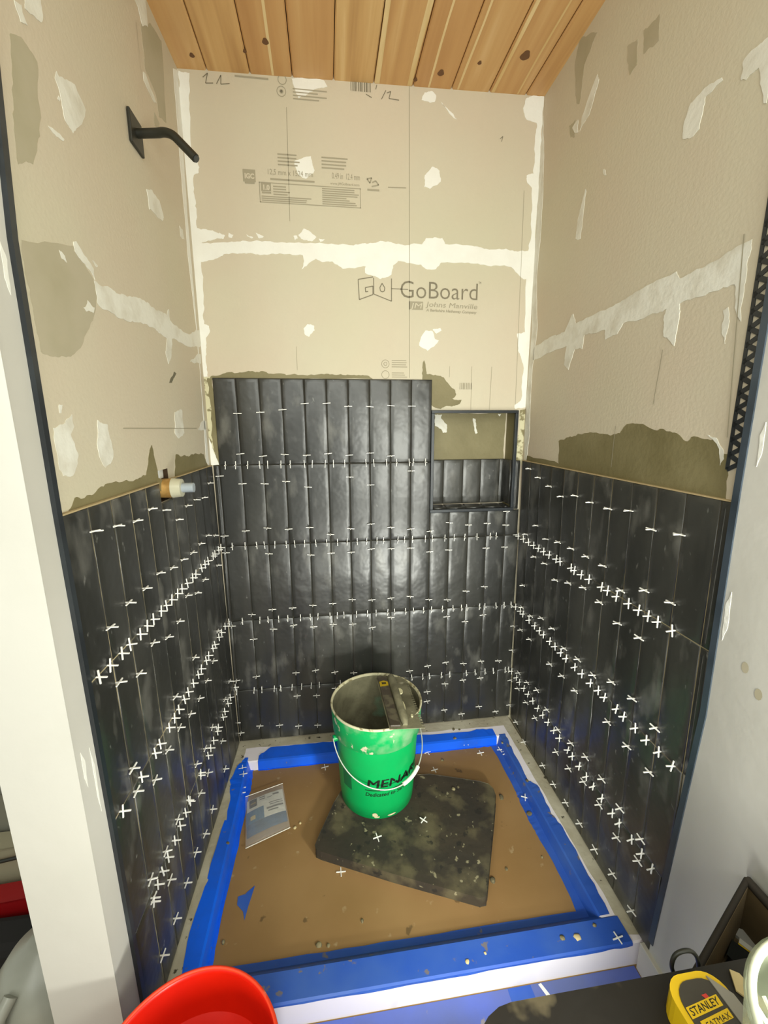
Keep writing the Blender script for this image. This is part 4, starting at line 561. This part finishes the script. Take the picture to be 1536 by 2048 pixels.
m = MB(); m.tube(bp, .0021, 8); bail = m.build('bail_handle', mat('wire', srgb(205, 205, 195), .35, metal=.4), bk)
m = MB(); m.tube(bp[22:29], .0066, 14); m.build('grip', mat('white_grip', srgb(236, 230, 220), .45), bail)
blob = lambda cx, cz, rx, rz, a, n=12: wrap([(rx*math.cos(2*math.pi*k/n)*(1+random.uniform(-.3, .2)), rz*math.sin(2*math.pi*k/n)*(1+random.uniform(-.3, .2))) for k in range(n)], [tuple(range(n))], a, 0, cz)
dmo = mat('dried_mortar', srgb(200, 190, 150), .8)
for (a, cz, rx, rz) in ((-100, .022, .010, .009), (-97, .014, .012, .004), (-118, .255, .006, .006), (-100, .262, .006, .009), (-128, .235, .006, .004), (-88, .24, .014, .002), (-75, .015, .02, .003)):
    m = MB(); m.add(*blob(0, cz, rx, rz, math.radians(a))); m.build('mortar_spot', dmo, bk)
# trowel
tr_ = empty('notched_trowel', (.61, -.33, .4475)); tr_.rotation_euler = (0, math.radians(5), math.radians(2)); tag(tr_, 'mortar-covered steel notched trowel lying across the right of the green bucket rim', 'trowel')
steel = mat('mortar_caked_steel', srgb(138, 134, 108), .5, srgb(104, 100, 78), 14, (.42, .6), metal=.2, bump=.002, bscale=50, layers=[(srgb(170, 165, 140), 20, (.64, .70), (1, 1, 1), 3)])
m = MB(); ol = [(-.055, -.142), (.060, -.142)]
y = -.142; 
while y < .128:
    ol += [(.060, y), (.060, y+.006), (.052, y+.006), (.052, y+.012)]; y += .012
ol += [(.060, .140), (-.055, .140)]
ol2 = []
for p in ol:
    if not ol2 or (abs(p[0]-ol2[-1][0])+abs(p[1]-ol2[-1][1])) > 1e-5: ol2.append(p)
m.prism([(x, y, 0) for x, y in ol2], (0, 0, .0016)); m.build('notched_blade', steel, tr_)
m = MB(); m.box(-.052, -.018, -.135, .138, .0018, .010); m.build('label_strip', mat('dark_label', srgb(72, 64, 52), .5, srgb(100, 94, 74), 30, (.5, .6)), tr_, .002)
m = MB(); m.prism([(-.051, .070, .0102), (-.020, .076, .0102), (-.019, .098, .0102), (-.034, .106, .0102), (-.051, .098, .0102)], (0, 0, .0006)); lab = m.build('yellow_badge', mat('yellow_badge', srgb(190, 160, 20), .5), tr_)
m = MB(); m.prism([(-.043, .082, .0109), (-.027, .085, .0109), (-.027, .094, .0109), (-.043, .094, .0109)], (0, 0, .0003)); m.build('badge_print', mat('badge_black', srgb(60, 52, 20), .5), tr_)
m = MB(); m.tube([(-.002, -.128, .004), (-.002, -.11, .011), (-.002, .10, .012), (-.002, .130, .010)], [.008, .013, .014, .012], 14); m.build('spine', steel, tr_)
lump = mat('pale_lump', srgb(206, 200, 160), .7)
for (x, y, a, b) in ((.012, .03, .010, .016), (.030, -.085, .004, .006), (.008, -.05, .005, .022)):
    m = MB(); m.prism([(x+a*math.cos(2*math.pi*k/12), y+b*math.sin(2*math.pi*k/12), .0145 if x < .02 else .0018) for k in range(12)], (0, 0, .004))
    m.build('mortar_lump', lump, tr_)
# bag of spacers
bg = empty('spacer_bag', (.145, -.325, .0405)); tag(bg, 'clear plastic bag with a blue and white card lying on brown paper at left', 'plastic bag')
q0, q1, q2, q3 = (-.088, .074), (.042, .117), (.085, -.070), (-.052, -.125)   # tl, tr, br, bl
def bil(s, t): return (q0[0]*(1-s)*(1-t)+q1[0]*s*(1-t)+q2[0]*s*t+q3[0]*(1-s)*t, q0[1]*(1-s)*(1-t)+q1[1]*s*(1-t)+q2[1]*s*t+q3[1]*(1-s)*t)
def bsurf(s0, s1, t0, t1, lift, n=10, mx=.012, wave=0):
    vs = []
    for i in range(n+1):
        for j in range(n+1):
            s = s0+(s1-s0)*i/n; t = t0+(t1-t0)*j/n; x, y = bil(s, t+(wave*math.sin(s*3.0+.4) if j == 0 else 0))
            hgt = mx*max(0, math.sin(math.pi*min(max(s, 0), 1)))**.6*max(0, math.sin(math.pi*min(max(t, 0), 1)))**.6
            vs.append((x, y, lift+hgt+.0012*noise.noise((s*14, t*14, 2))))
    return vs, [(i*(n+1)+j, i*(n+1)+j+1, (i+1)*(n+1)+j+1, (i+1)*(n+1)+j) for i in range(n) for j in range(n)]
clear = mat('clear_plastic', (.9, .9, .88), .12, spec=.6); nt = clear.node_tree; pb = nt.nodes['Principled BSDF']; pb.inputs['Alpha'].default_value = .22; pb.inputs['Roughness'].default_value = .1
m = MB(); m.add(*bsurf(0, 1, 0, 1, .0045, 16)); m.sm = [True]*len(m.f); m.build('bag_film', clear, bg)
m = MB(); m.add(*bsurf(.04, .97, .10, .50, .002)); card = m.build('header_card', mat('card_white', srgb(196, 192, 180), .6), bg)
m = MB(); m.add(*bsurf(.03, .97, .62, .84, .0026)); m.build('blue_band', mat('card_blue', srgb(30, 74, 112), .6, srgb(24, 56, 84), 20, (.4, .6)), bg)
m = MB(); m.add(*bsurf(.02, .45, .36, .62, .0029)); m.build('blue_wave', mat('card_blue2', srgb(46, 92, 124), .6), bg)
m = MB(); m.add(*bsurf(.45, .97, .50, .62, .0022)); m.build('card_lower', card.data.materials[0], bg)
m = MB(); m.add(*bsurf(.10, .29, .12, .30, .0034)); m.build('black_badge', mat('badge_dark', srgb(30, 24, 14), .5), bg)
m = MB()
for (a, b, c, d) in ((.13, .26, .2, .24),): m.add(*bsurf(a, b, c, d, .0038, 3))
m.build('badge_word', mat('gold', srgb(130, 104, 36), .5), bg)
m = MB()
for (a, b, c, d) in ((.36, .5, .14, .16), (.36, .5, .19, .21), (.7, .86, .15, .19), (.55, .68, .2, .215), (.58, .92, .34, .355), (.6, .93, .385, .40), (.52, .93, .44, .475), (.55, .8, .505, .53)): m.add(*bsurf(a, b, c, d, .0036, 4))
m.build('card_print', mat('print_grey', srgb(84, 80, 74), .6), bg)
m = MB(); m.add(*bsurf(.12, .24, .48, .56, .0036, 4)); m.build('card_picture', mat('pic_yellow', srgb(176, 160, 110), .6), bg)
crs = mat('crease', srgb(220, 214, 200), .3)
m = MB(); m.tube([(*bil(s/12, .0), .009) for s in range(13)], .0016, 6); m.build('seal_crease', crs, bg)
m = MB(); m.tube([(*bil(s/12, 1.0), .007) for s in range(13)], .0016, 6); m.build('seal_crease', crs, bg)
# ---------------------------------------------------------------- shower arm
sa = empty('shower_outlet', (BL(-.385, 2.06), -.385, 2.068)); tag(sa, 'matt black shower arm with a square flange on the left wall', 'shower arm')
blk = mat('matt_black', srgb(36, 36, 28), .45)
m = MB(); m.box(.001, .008, -.035, .035, -.035, .035); m.build('flange', blk, sa, .002)
m = MB(); pth = [(.006, 0, 0)]+[(.01+i*.012, -.002*i, 0) for i in range(5)]
cx, cz, rad = .062, -.055, .055
for i in range(1, 9):
    a = math.radians(90-i*5.6); pth.append((cx+rad*math.cos(a), -.010-.002*i, cz+rad*math.sin(a)))
for i in range(1, 4): pth.append((pth[-1][0]+.0145, pth[-1][1]-.002, pth[-1][2]-.0145))
m.tube(pth, .0098, 18); m.build('arm_pipe', blk, sa)
e = Vector(pth[-1]); m = MB(); d = Vector((.7, -.1, -.7)).normalized(); m.tube([e, e+d*.004], .0075, 16); m.build('threaded_end', mat('thread_grey', srgb(60, 62, 62), .4), sa)
# ---------------------------------------------------------------- valve in the left wall
va = empty('mixer_valve', (BL(-.42, 1.23), -.43, 1.222)); tag(va, 'brass valve body with a clear plastic cap in a hole in the left wall', 'valve')
brass = mat('brass', srgb(205, 162, 96), .4, srgb(170, 130, 70), 30, (.4, .6), metal=.3)
m = MB(); m.tube([(-.06, 0, 0), (.022, 0, 0)], .026, 20); m.tube([(-.05, 0, .02), (-.05, .0, .06)], .012, 12); m.build('valve_body', brass, va)
m = MB(); m.tube([(.020, 0, 0), (.044, 0, 0)], [.027, .024], 20); m.build('clear_cap', mat('clear_cap', srgb(190, 186, 160), .15, spec=.8), va)
m = MB(); m.tube([(.042, 0, 0), (.074, 0, 0)], .013, 8); m.build('grey_knob', mat('grey_knob', srgb(158, 166, 172), .5), va)
m = MB(); m.box(-.05, -.012, .006, .036, .025, .05); m.build('white_shim', white, va)
# ---------------------------------------------------------------- spacers
sw = mat('white_spacer_plastic', srgb(244, 242, 234), .5)
def cross_mesh():
    m = MB(); a, h = .0145, .00125
    pts = [(h, h), (a, h), (a, -h), (h, -h), (h, -a), (-h, -a), (-h, -h), (-a, -h), (-a, h), (-h, h), (-h, a), (h, a)]
    m.prism([(x, y, -h) for x, y in pts], (0, 0, 2*h)); me = bpy.data.meshes.new('tile_spacer'); me.from_pydata(m.v, [], m.f); me.materials.append(sw); me.update(); return me
CM = cross_mesh()
ORD = ['first', 'second', 'third', 'fourth', 'fifth', 'sixth', 'seventh', 'eighth', 'ninth', 'tenth', 'eleventh', 'twelfth', 'thirteenth', 'fourteenth', 'fifteenth', 'sixteenth', 'seventeenth', 'eighteenth', 'nineteenth', 'twentieth', 'twenty-first', 'twenty-second', 'twenty-third', 'twenty-fourth', 'twenty-fifth', 'twenty-sixth', 'twenty-seventh', 'twenty-eighth', 'twenty-ninth', 'thirtieth', 'thirty-first', 'thirty-second']
WN = {'b': 'back wall', 'l': 'left wall', 'r': 'right wall'}
SPACERS += [('b', 'v', 1.172, .527, 15), ('b', 'v', 1.173, .411, 15), ('b', 'v', 1.174, .265, 15), ('b', 'v', 1.176, .14, 15), ('b', 'v', -.012, .175, -1)]
items = []
for (w_, t_, u, z, jn) in SPACERS:
    if w_ == 'b': loc = Vector((u, -.0035, z)); rot = (0, 0, 0) if t_ == 'v' else (0, math.pi/2, 0)
    else:
        x = TL(u, z)+.0035 if w_ == 'l' else TR(u, z)-.0035
        loc = Vector((x, u, z)); rot = (0, 0, 0) if t_ == 'v' else (math.pi/2, 0, 0)
    rows = RB if w_ == 'b' else {'l': [1.242, .934, .638, .352, .079], 'r': RB[1:]}[w_]
    row = max([i for i in range(len(rows)-1) if z <= rows[i]+.02] or [0])
    frm = 'from left' if w_ == 'b' else 'from back corner'
    if t_ == 'v':
        fr = (rows[row]-z)/(rows[row]-rows[row+1])
        pos = 'high up' if fr < .4 else ('midway' if fr < .6 else 'low down')
        n_ = jn+1 if w_ == 'b' else jn
        lab = f"white cross spacer, {WN[w_]}, {ORD[row]} tile row, {ORD[max(0, n_-1)]} upright joint {frm}, {pos}"
    else:
        same = sorted(abs(q[2]) for q in SPACERS if q[0] == w_ and q[1] == 'h' and q[4] == jn)
        n_ = same.index(abs(u))
        lab = f"white cross spacer on {WN[w_]}, {ORD[jn]} level joint down, {ORD[n_]} spacer {frm}"
    items.append((loc, rot, lab, f'tile spacers in the {WN[w_]} joints'))
LL = ['lying on the blue tape right of the bucket, flat', 'at the back edge of the brown paper, right of bucket', 'on the brown paper near the back right corner', 'on the blue tape near the back left corner', 'on the brown paper just left of the bucket',
 'on the left blue tape beside the plastic bag, upper one', 'on the left blue tape beside the plastic bag, lower one', 'on the front left of the black mat', 'on the brown paper in front of the mat', 'on the middle of the black mat',
 'in the back right tape corner, left one', 'in the back right tape corner, right one', 'on the right blue tape beside the paper', 'in the shade right of the bucket', 'on the left blue tape halfway to the front', 'at the back left rim corner, upper one',
 'at the back left rim corner, lower one', 'on the front right corner of the curb', 'on the blue tape left of the bucket']
for (x, y, z, a), l in zip(LOOSE, LL):
    items.append((Vector((x, y, z+.0025)), (random.uniform(-.05, .05), random.uniform(-.05, .05), a), 'loose white cross spacer '+l, 'loose tile spacers'))
items.sort(key=lambda i: (0 if i[3].startswith('loose') else 1, (i[0]-CAM).length))
seen = {}
for loc, rot, lab, grp in items[:300]: seen[lab] = seen.get(lab, 0)+1
for loc, rot, lab, grp in items[:300]:
    o = bpy.data.objects.new('tile_spacer', CM); C.objects.link(o); o.location = loc
    o.rotation_euler = [r+random.uniform(-.10, .10) for r in rot]
    tag(o, lab, 'tile spacer', grp)
m = MB()
for loc, rot, lab, grp in items[300:]:
    from mathutils import Euler
    M_ = Matrix.Translation(loc) @ Euler([r+random.uniform(-.1, .1) for r in rot]).to_matrix().to_4x4()
    m.add([M_ @ v.co for v in CM.vertices], [tuple(p.vertices) for p in CM.polygons])
tag(m.build('tile_spacers', sw), 'remaining small white cross spacers in the farthest tile joints', 'tile spacers', None, 'stuff')
# white corner nubs on back wall right edge
# ---------------------------------------------------------------- crumbs of mortar
cr = [(.905, -.045, .078, .014), (.930, -.050, .078, .009), (1.085, -.15, .078, .010), (1.098, -.35, .079, .012), (.895, -.10, .079, .012), (.245, -.391, .042, .009), (.262, -.376, .042, .008), (.331, -.74, .042, .012), (.357, -.745, .042, .008), (.848, -.645, .042, .016), (.99, -.371, .042, .018),
 (.823, -.169, .042, .010), (.903, -.62, .042, .008), (1.03, -.60, .042, .007), (1.06, -.45, .042, .016), (.815, -.345, .077, .012), (.835, -.34, .077, .010), (1.06, -.82, .080, .009), (.70, -.85, .080, .009), (.75, -.84, .080, .007), (.45, -.70, .042, .009), (1.0, -.84, .080, .014), (.96, -.835, .080, .012), (.08, -.70, .042, .01), (.04, -.45, .079, .008)]
CL = ['on the back rim right of the bucket, larger', 'on the back rim right of the bucket, smaller', 'in the back right corner of the rim', 'on the right rim, upper', 'on the back tape right of the bucket', 'beside the plastic bag, left of two', 'beside the plastic bag, right of two', 'near the front left of the paper', 'by the front tape edge', 'right of the mat front corner', 'right of the mat back corner',
 'behind the mat', 'on the paper right of the mat', 'on the paper near the right tape', 'on the right tape edge', 'on the back of the black mat, left', 'on the back of the black mat, right', 'on the right end of the curb', 'on the middle of the curb, left', 'on the middle of the curb, right', 'on the shaded paper near the front', 'near the right end of the curb, right of two', 'near the right end of the curb, left of two', 'on the paper in the front left', 'on the left rim tape']
crm = mat('mortar_crumb', srgb(92, 84, 60), .9, srgb(140, 130, 96), 60, (.5, .6)); crl = mat('pale_crumb', srgb(196, 178, 132), .9)
for i, (x, y, z, r) in enumerate(cr):
    r *= .62
    m = MB(); n = 9; vs = []
    for lv, (rr_, hz) in enumerate(((1, -.002), (.8, r*.25), (.3, r*.4))):
        for k in range(n):
            a = 2*math.pi*k/n; q = r*rr_*(1+.45*noise.noise((math.cos(a)*2+i*3, math.sin(a)*2, lv*.3))); vs.append((q*math.cos(a)*(.7+.6*((i*37) % 10)/10), q*math.sin(a), hz))
    m.add(vs, [(l*n+k, l*n+(k+1) % n, l*n+n+(k+1) % n, l*n+n+k) for l in range(2) for k in range(n)]+[tuple(range(2*n, 3*n))], 0, True)
    pl = i in (5, 6, 18, 19, 21)
    o = m.build('mortar_crumb', crl if pl else crm); o.location = (x, y, z-.001)
    tag(o, ('pale' if pl else 'dark')+' crumb of dried mortar '+CL[i], 'mortar crumb', 'crumbs of dried mortar around the pan')
# ---------------------------------------------------------------- red bucket
rb = empty('bucket', (.135, -1.118, 0.0012)); tag(rb, 'empty bright red plastic bucket on the floor outside the curb', 'bucket')
red = mat('red_plastic', srgb(208, 26, 4), .35, srgb(190, 20, 4), 5, (.4, .6)); redi = red
m = MB(); m.lathe([(0, 0), (.125, 0), (.130, .004), (.142, .27), (.147, .272), (.151, .36), (.1535, .368), (.152, .3715), (.148, .370), (.146, .362), (.137, .10), (.128, .010), (0, .008)], n=72); m.build('bucket_wall', red, rb)
m = MB(); m.tube([(.150*math.cos(a), .150*math.sin(a), .3705) for a in [2*math.pi*i/72 for i in range(73)]], .0032, 8, cap=False); m.build('rim', mat('worn_red_rim', srgb(228, 60, 24), .5, srgb(235, 140, 110), 22, (.62, .7)), rb)
m = MB()
for sg in (0, math.pi):
    m.tube([(.147*math.cos(sg), .147*math.sin(sg), .30), (.162*math.cos(sg), .162*math.sin(sg), .30)], .01, 12)
m.build('handle_ear', red, rb)
m = MB(); m.tube([(.161*math.cos(a), .161*math.sin(a), .30-.13*abs(math.sin(a))) for a in [math.pi+math.pi*i/24 for i in range(25)]], .002, 8); m.build('bail_handle', mat('wire_dark', srgb(150, 150, 145), .35, metal=.5), rb)
# ---------------------------------------------------------------- work table
tb = empty('work_table', (.83, -1.52, 0)); tag(tb, 'low table with a mortar-stained black plastic top at the lower right', 'table')
tbm = mat('black_table_plastic', srgb(27, 22, 14), .6, srgb(20, 17, 12), 6, (.4, .6), bump=.001, bscale=30, layers=[(srgb(100, 90, 66), 14, (.58, .66, .7), (1, 1, 1), 4)])
m = MB(); c = .06; x0, x1, y0, y1 = -.31, .295, -.24, .228; ol = []
for (cx, cy, a0) in ((x1-c, y1-c, 0), (x0+c, y1-c, 90), (x0+c, y0+c, 180), (x1-c, y0+c, 270)):
    for i in range(7): a = math.radians(a0+15*i); ol.append((cx+c*math.cos(a), cy+c*math.sin(a), .722))
m.prism(ol, (0, 0, .028)); m.build('table_top', tbm, tb, .004)
for (x, y) in ((-.26, .18), (.26, .18), (-.26, -.19), (.26, -.19)):
    m = MB(); m.tube([(x*1.0, y, .722), (x*1.03, y*1.0, .003)], .014, 12); m.build('leg', blk, tb)
# black loop handle at the far table edge
m = MB(); hp = [(.790, -1.287, .728), (.784, -1.285, .742), (.787, -1.284, .756), (.797, -1.284, .7615), (.811, -1.284, .759), (.821, -1.285, .748), (.825, -1.287, .730)]
hp2 = [((x-.805)*.9+.805-.83, y+1.52, z+.004) for x, y, z in hp]
sm_ = []
for i in range(len(hp2)-1):
    p0, p1, p2, p3 = [Vector(hp2[max(0, min(len(hp2)-1, i+d))]) for d in (-1, 0, 1, 2)]
    for s in range(5):
        t = s/5; sm_.append(.5*((2*p1)+(p2-p0)*t+(2*p0-5*p1+4*p2-p3)*t*t+(-p0+3*p1-3*p2+p3)*t**3))
sm_.append(Vector(hp2[-1])); m.tube(sm_, .0024, 10); m.build('loop_handle', blk, tb)
# tape measure
tm = empty('tape_measure', (.776, -1.348, .7505), math.radians(0)); tag(tm, 'yellow and black tape measure with a silver side lying on the black table', 'tape measure')
yel = mat('yellow_plastic', srgb(226, 186, 20), .45); slv = mat('silver_plastic', srgb(150, 146, 136), .35, metal=.3)
def rrect(hx, hy, r, z, n=7, cx=0, cy=0):
    o = []
    for (sx, sy, a0) in ((1, 1, 0), (-1, 1, 90), (-1, -1, 180), (1, -1, 270)):
        for i in range(n): a = math.radians(a0+90*i/(n-1)); o.append((cx+sx*(hx-r)+r*math.cos(a), cy+sy*(hy-r)+r*math.sin(a), z))
    return o
m = MB(); m.prism(rrect(.033, .036, .022, 0), (0, 0, .032)); m.build('tape_case', yel, tm, .003)
m = MB(); m.prism(rrect(.0265, .0295, .020, .0320), (0, 0, .0012)); m.build('face_plate', mat('black_face', srgb(62, 58, 50), .4), tm)
m = MB(); m.prism([(.018, .030, .0322), (.034, .012, .0322), (.038, -.03, .0322), (.022, -.034, .0322), (.020, 0, .0322)], (0, 0, .002)); m.build('silver_panel', slv, tm)
m = MB(); m.prism([(-.024, -.006, .0334), (.017, -.0005, .0334), (.017, .0085, .0334), (-.024, .003, .0334)], (0, 0, .0004)); m.prism([(-.018, -.016, .0334), (.019, -.0105, .0334), (.019, -.003, .0334), (-.018, -.0085, .0334)], (0, 0, .0004)); o = m.build('name_label', yel, tm); o.location = (-.002, .006, 0)
def flat(s, x0, x1, y0, h, z, sl, b=0):
    vs, fs = text_mesh(s, h/.7, 1, b); k = (x1-x0)/max(v[0] for v in vs); return [(x0+v[0]*k, y0+v[1]+sl*v[0]*k, z) for v in vs], fs
m = MB(); m.add(*flat('STANLEY', -.022, .015, -.0042, .0062, .0340, .134, .0001)); m.add(*flat('FATMAX', -.014, .017, -.0150, .0048, .0340, .15, 0)); o = m.build('name_print', bkink, tm); o.location = (-.002, .006, 0)
m = MB(); m.add(*flat('16', -.006, .012, -.029, .010, .0335, .134, .0006)); o = m.build('length_print', mat('white_print', srgb(230, 228, 220), .5), tm); o.location = (0, .006, 0)
m = MB(); m.prism([(-.001, .016, .0334), (.005, .0165, .0334), (.006, .013, .0334), (.002, .0115, .0334)], (0, 0, .0003)); m.build('red_mark', mat('red_print', srgb(200, 60, 50), .5), tm)
# tub of spacers
tu = empty('spacer_tub', (.842, -1.452, .7505)); tag(tu, 'round translucent tub filled with white spacers at the right edge of the table', 'tub')
tubm = mat('milky_plastic', srgb(196, 204, 176), .25); tubm.node_tree.nodes['Principled BSDF'].inputs['Alpha'].default_value = .5
m = MB(); m.lathe([(0, .001), (.094, .001), (.098, .006), (.106, .09), (.108, .118), (.110, .121), (.107, .123)], n=56); m.build('tub_wall', tubm, tu)
m = MB(); m.tube([(.104*math.cos(a), .104*math.sin(a), .122) for a in [2*math.pi*i/64 for i in range(65)]], .0038, 8, cap=False); m.build('tub_rim', mat('pale_green_rim', srgb(226, 232, 205), .35), tu)
m = MB()
from mathutils import Euler
for i in range(330):
    a = random.uniform(0, 2*math.pi); r = .088*math.sqrt(random.random()); M_ = Matrix.Translation((r*math.cos(a), r*math.sin(a), random.uniform(.085, .108))) @ Euler((random.uniform(-.7, .7), random.uniform(-.7, .7), random.uniform(0, 3))).to_matrix().to_4x4()
    m.add([M_ @ v.co for v in CM.vertices], [tuple(p.vertices) for p in CM.polygons])
o = m.build('tile_spacers', sw); o.location = tu.location; tag(o, 'heap of loose white spacers inside the round tub', 'tile spacers', None, 'stuff')
# mortar smear on the table
m = MB(); m.prism([(.838, -1.318, .7505), (.848, -1.300, .7505), (.856, -1.305, .7505), (.860, -1.330, .7505), (.868, -1.345, .7505), (.862, -1.350, .7505), (.850, -1.335, .7505)], (0, 0, .002)); tag(m.build('mortar_crumb', crl), 'long pale smear of dried mortar on the black table top', 'mortar crumb')
# carton beside the right wall
cb = empty('carton', (1.06, -1.22, 0)); tag(cb, 'open brown cardboard carton of tools standing by the right white wall', 'carton')
cardb = mat('cardboard', srgb(120, 102, 70), .8, srgb(104, 88, 60), 6, (.4, .6)); dke = mat('dark_edge', srgb(44, 38, 30), .7)
pA, pB, pC, pD = Vector((1.138, -1.088, 0)), Vector((.930, -1.197, 0)), Vector((.936, -1.286, 0)), Vector((1.132, -1.286, 0)); O = Vector((1.06, -1.22, 0))
for nm, a, b in (('carton_side', pA, pB), ('carton_side', pB, pC), ('carton_side', pC, pD), ('carton_side', pD, pA)):
    d = (b-a).normalized(); nn = Vector((-d.y, d.x, 0))*.005
    m = MB(); m.add([a-O, b-O, b+nn-O, a+nn-O]+[v+Vector((0, 0, .556)) for v in (a-O, b-O, b+nn-O, a+nn-O)], [(0, 1, 2, 3), (4, 5, 6, 7), (0, 1, 5, 4), (1, 2, 6, 5), (2, 3, 7, 6), (3, 0, 4, 7)])
    m.build(nm, cardb, cb)
m = MB(); m.tube([pA-O+Vector((0, 0, .560)), pB-O+Vector((0, 0, .560))], .005, 8); m.tube([pA-O+Vector((0, 0, .56)), pD-O+Vector((0, 0, .56))], .008, 8); m.build('rim_edging', dke, cb)
m = MB(); m.prism([v-O+Vector((0, 0, .455)) for v in (pA, pB, pC, pD)], (0, 0, .003)); m.build('inner_shelf', cardb, cb)
m = MB(); m.prism([(1.092, -1.128, .4585), (1.107, -1.118, .4585), (1.124, -1.150, .4585), (1.110, -1.158, .4585)], (0, 0, .014)); o = m.build('small_pouch', yel); tag(o, 'small yellow and white pouch inside the brown carton', 'pouch')
m = MB(); m.prism([(1.099, -1.124, .4726), (1.107, -1.118, .4726), (1.124, -1.150, .4726), (1.116, -1.154, .4726)], (0, 0, .0012)); m.build('white_stripe', white, o)
m = MB(); m.prism([(1.062, -1.140, .4585), (1.086, -1.125, .4585), (1.108, -1.16, .4585), (1.095, -1.19, .4585), (1.07, -1.17, .4585)], (0, 0, .02)); tag(m.build('work_glove', mat('dark_cloth', srgb(26, 30, 26), .8), None, .003), 'crumpled dark cloth beside the yellow pouch in the carton', 'cloth')
m = MB(); m.prism([(1.112, -1.108, .4585), (1.122, -1.096, .4585), (1.136, -1.104, .4585), (1.137, -1.130, .4585), (1.124, -1.134, .4585)], (0, 0, .006)); tag(m.build('paper_packet', mat('pale_paper', srgb(178, 176, 168), .6)), 'pale grey paper packet in the carton nearest the wall', 'packet')
# ---------------------------------------------------------------- things left of the stub wall
jg = empty('plastic_jug', (-.262, -.80, 0)); tag(jg, 'translucent white plastic jug on the floor left of the stub wall', 'jug')
jm = mat('milky_jug', srgb(150, 150, 138), .35, srgb(130, 130, 118), 5, (.4, .6))
m = MB(); m.lathe([(0, 0), (.098, 0), (.106, .01), (.108, .15), (.100, .205), (.070, .250), (.034, .272), (.026, .280), (.0, .282)], n=40); m.build('jug_body', jm, jg)
m = MB(); m.tube([(-.020, -.080, .245), (-.03, -.105, .225), (-.035, -.128, .17), (-.03, -.125, .09), (-.02, -.102, .06)], .013, 12); m.build('handle', jm, jg)
tt = empty('storage_tote', (-.60, -.23, 0)); tag(tt, 'grey plastic storage tote at the far left beyond the stub wall', 'tote')
m = MB(); m.box(-.22, .17, -.16, .2, 0, .30); m.build('tote_body', mat('grey_plastic', srgb(122, 120, 106), .5), tt, .012)
m = MB(); m.box(-.235, .185, -.175, .215, .300, .325); m.build('tote_lid', mat('grey_lid', srgb(108, 108, 98), .5), tt, .006)
m = MB(); m.prism([(-.72, -.415, .001), (-.40, -.412, .001), (-.40, -.46, .001), (-.72, -.47, .001)], (0, 0, .17)); tag(m.build('canvas_bag', mat('cream_canvas', srgb(150, 142, 116), .8), None, .02), 'cream canvas bag standing in front of the grey tote', 'bag')
m = MB(); m.tube([(-.75, -.478, .150), (-.62, -.480, .140), (-.52, -.480, .155), (-.38, -.478, .165)], .005, 8); tag(m.build('cable', blk), 'thin dark cable hanging across the cream canvas bag', 'cable')
m = MB(); m.prism([(-.72, -.515, .001), (-.36, -.49, .001), (-.36, -.545, .001), (-.72, -.565, .001)], (0, 0, .085)); tag(m.build('toolbox', mat('red_steel', srgb(140, 14, 18), .4), None, .01), 'dark red metal toolbox on the floor behind the jug', 'toolbox')
m = MB(); m.box(-.74, -.40, -.67, -.575, 0.001, .075); tag(m.build('work_bag', mat('black_fabric', srgb(22, 20, 18), .9), None, .02), 'black fabric bag on the floor in front of the red toolbox', 'bag')
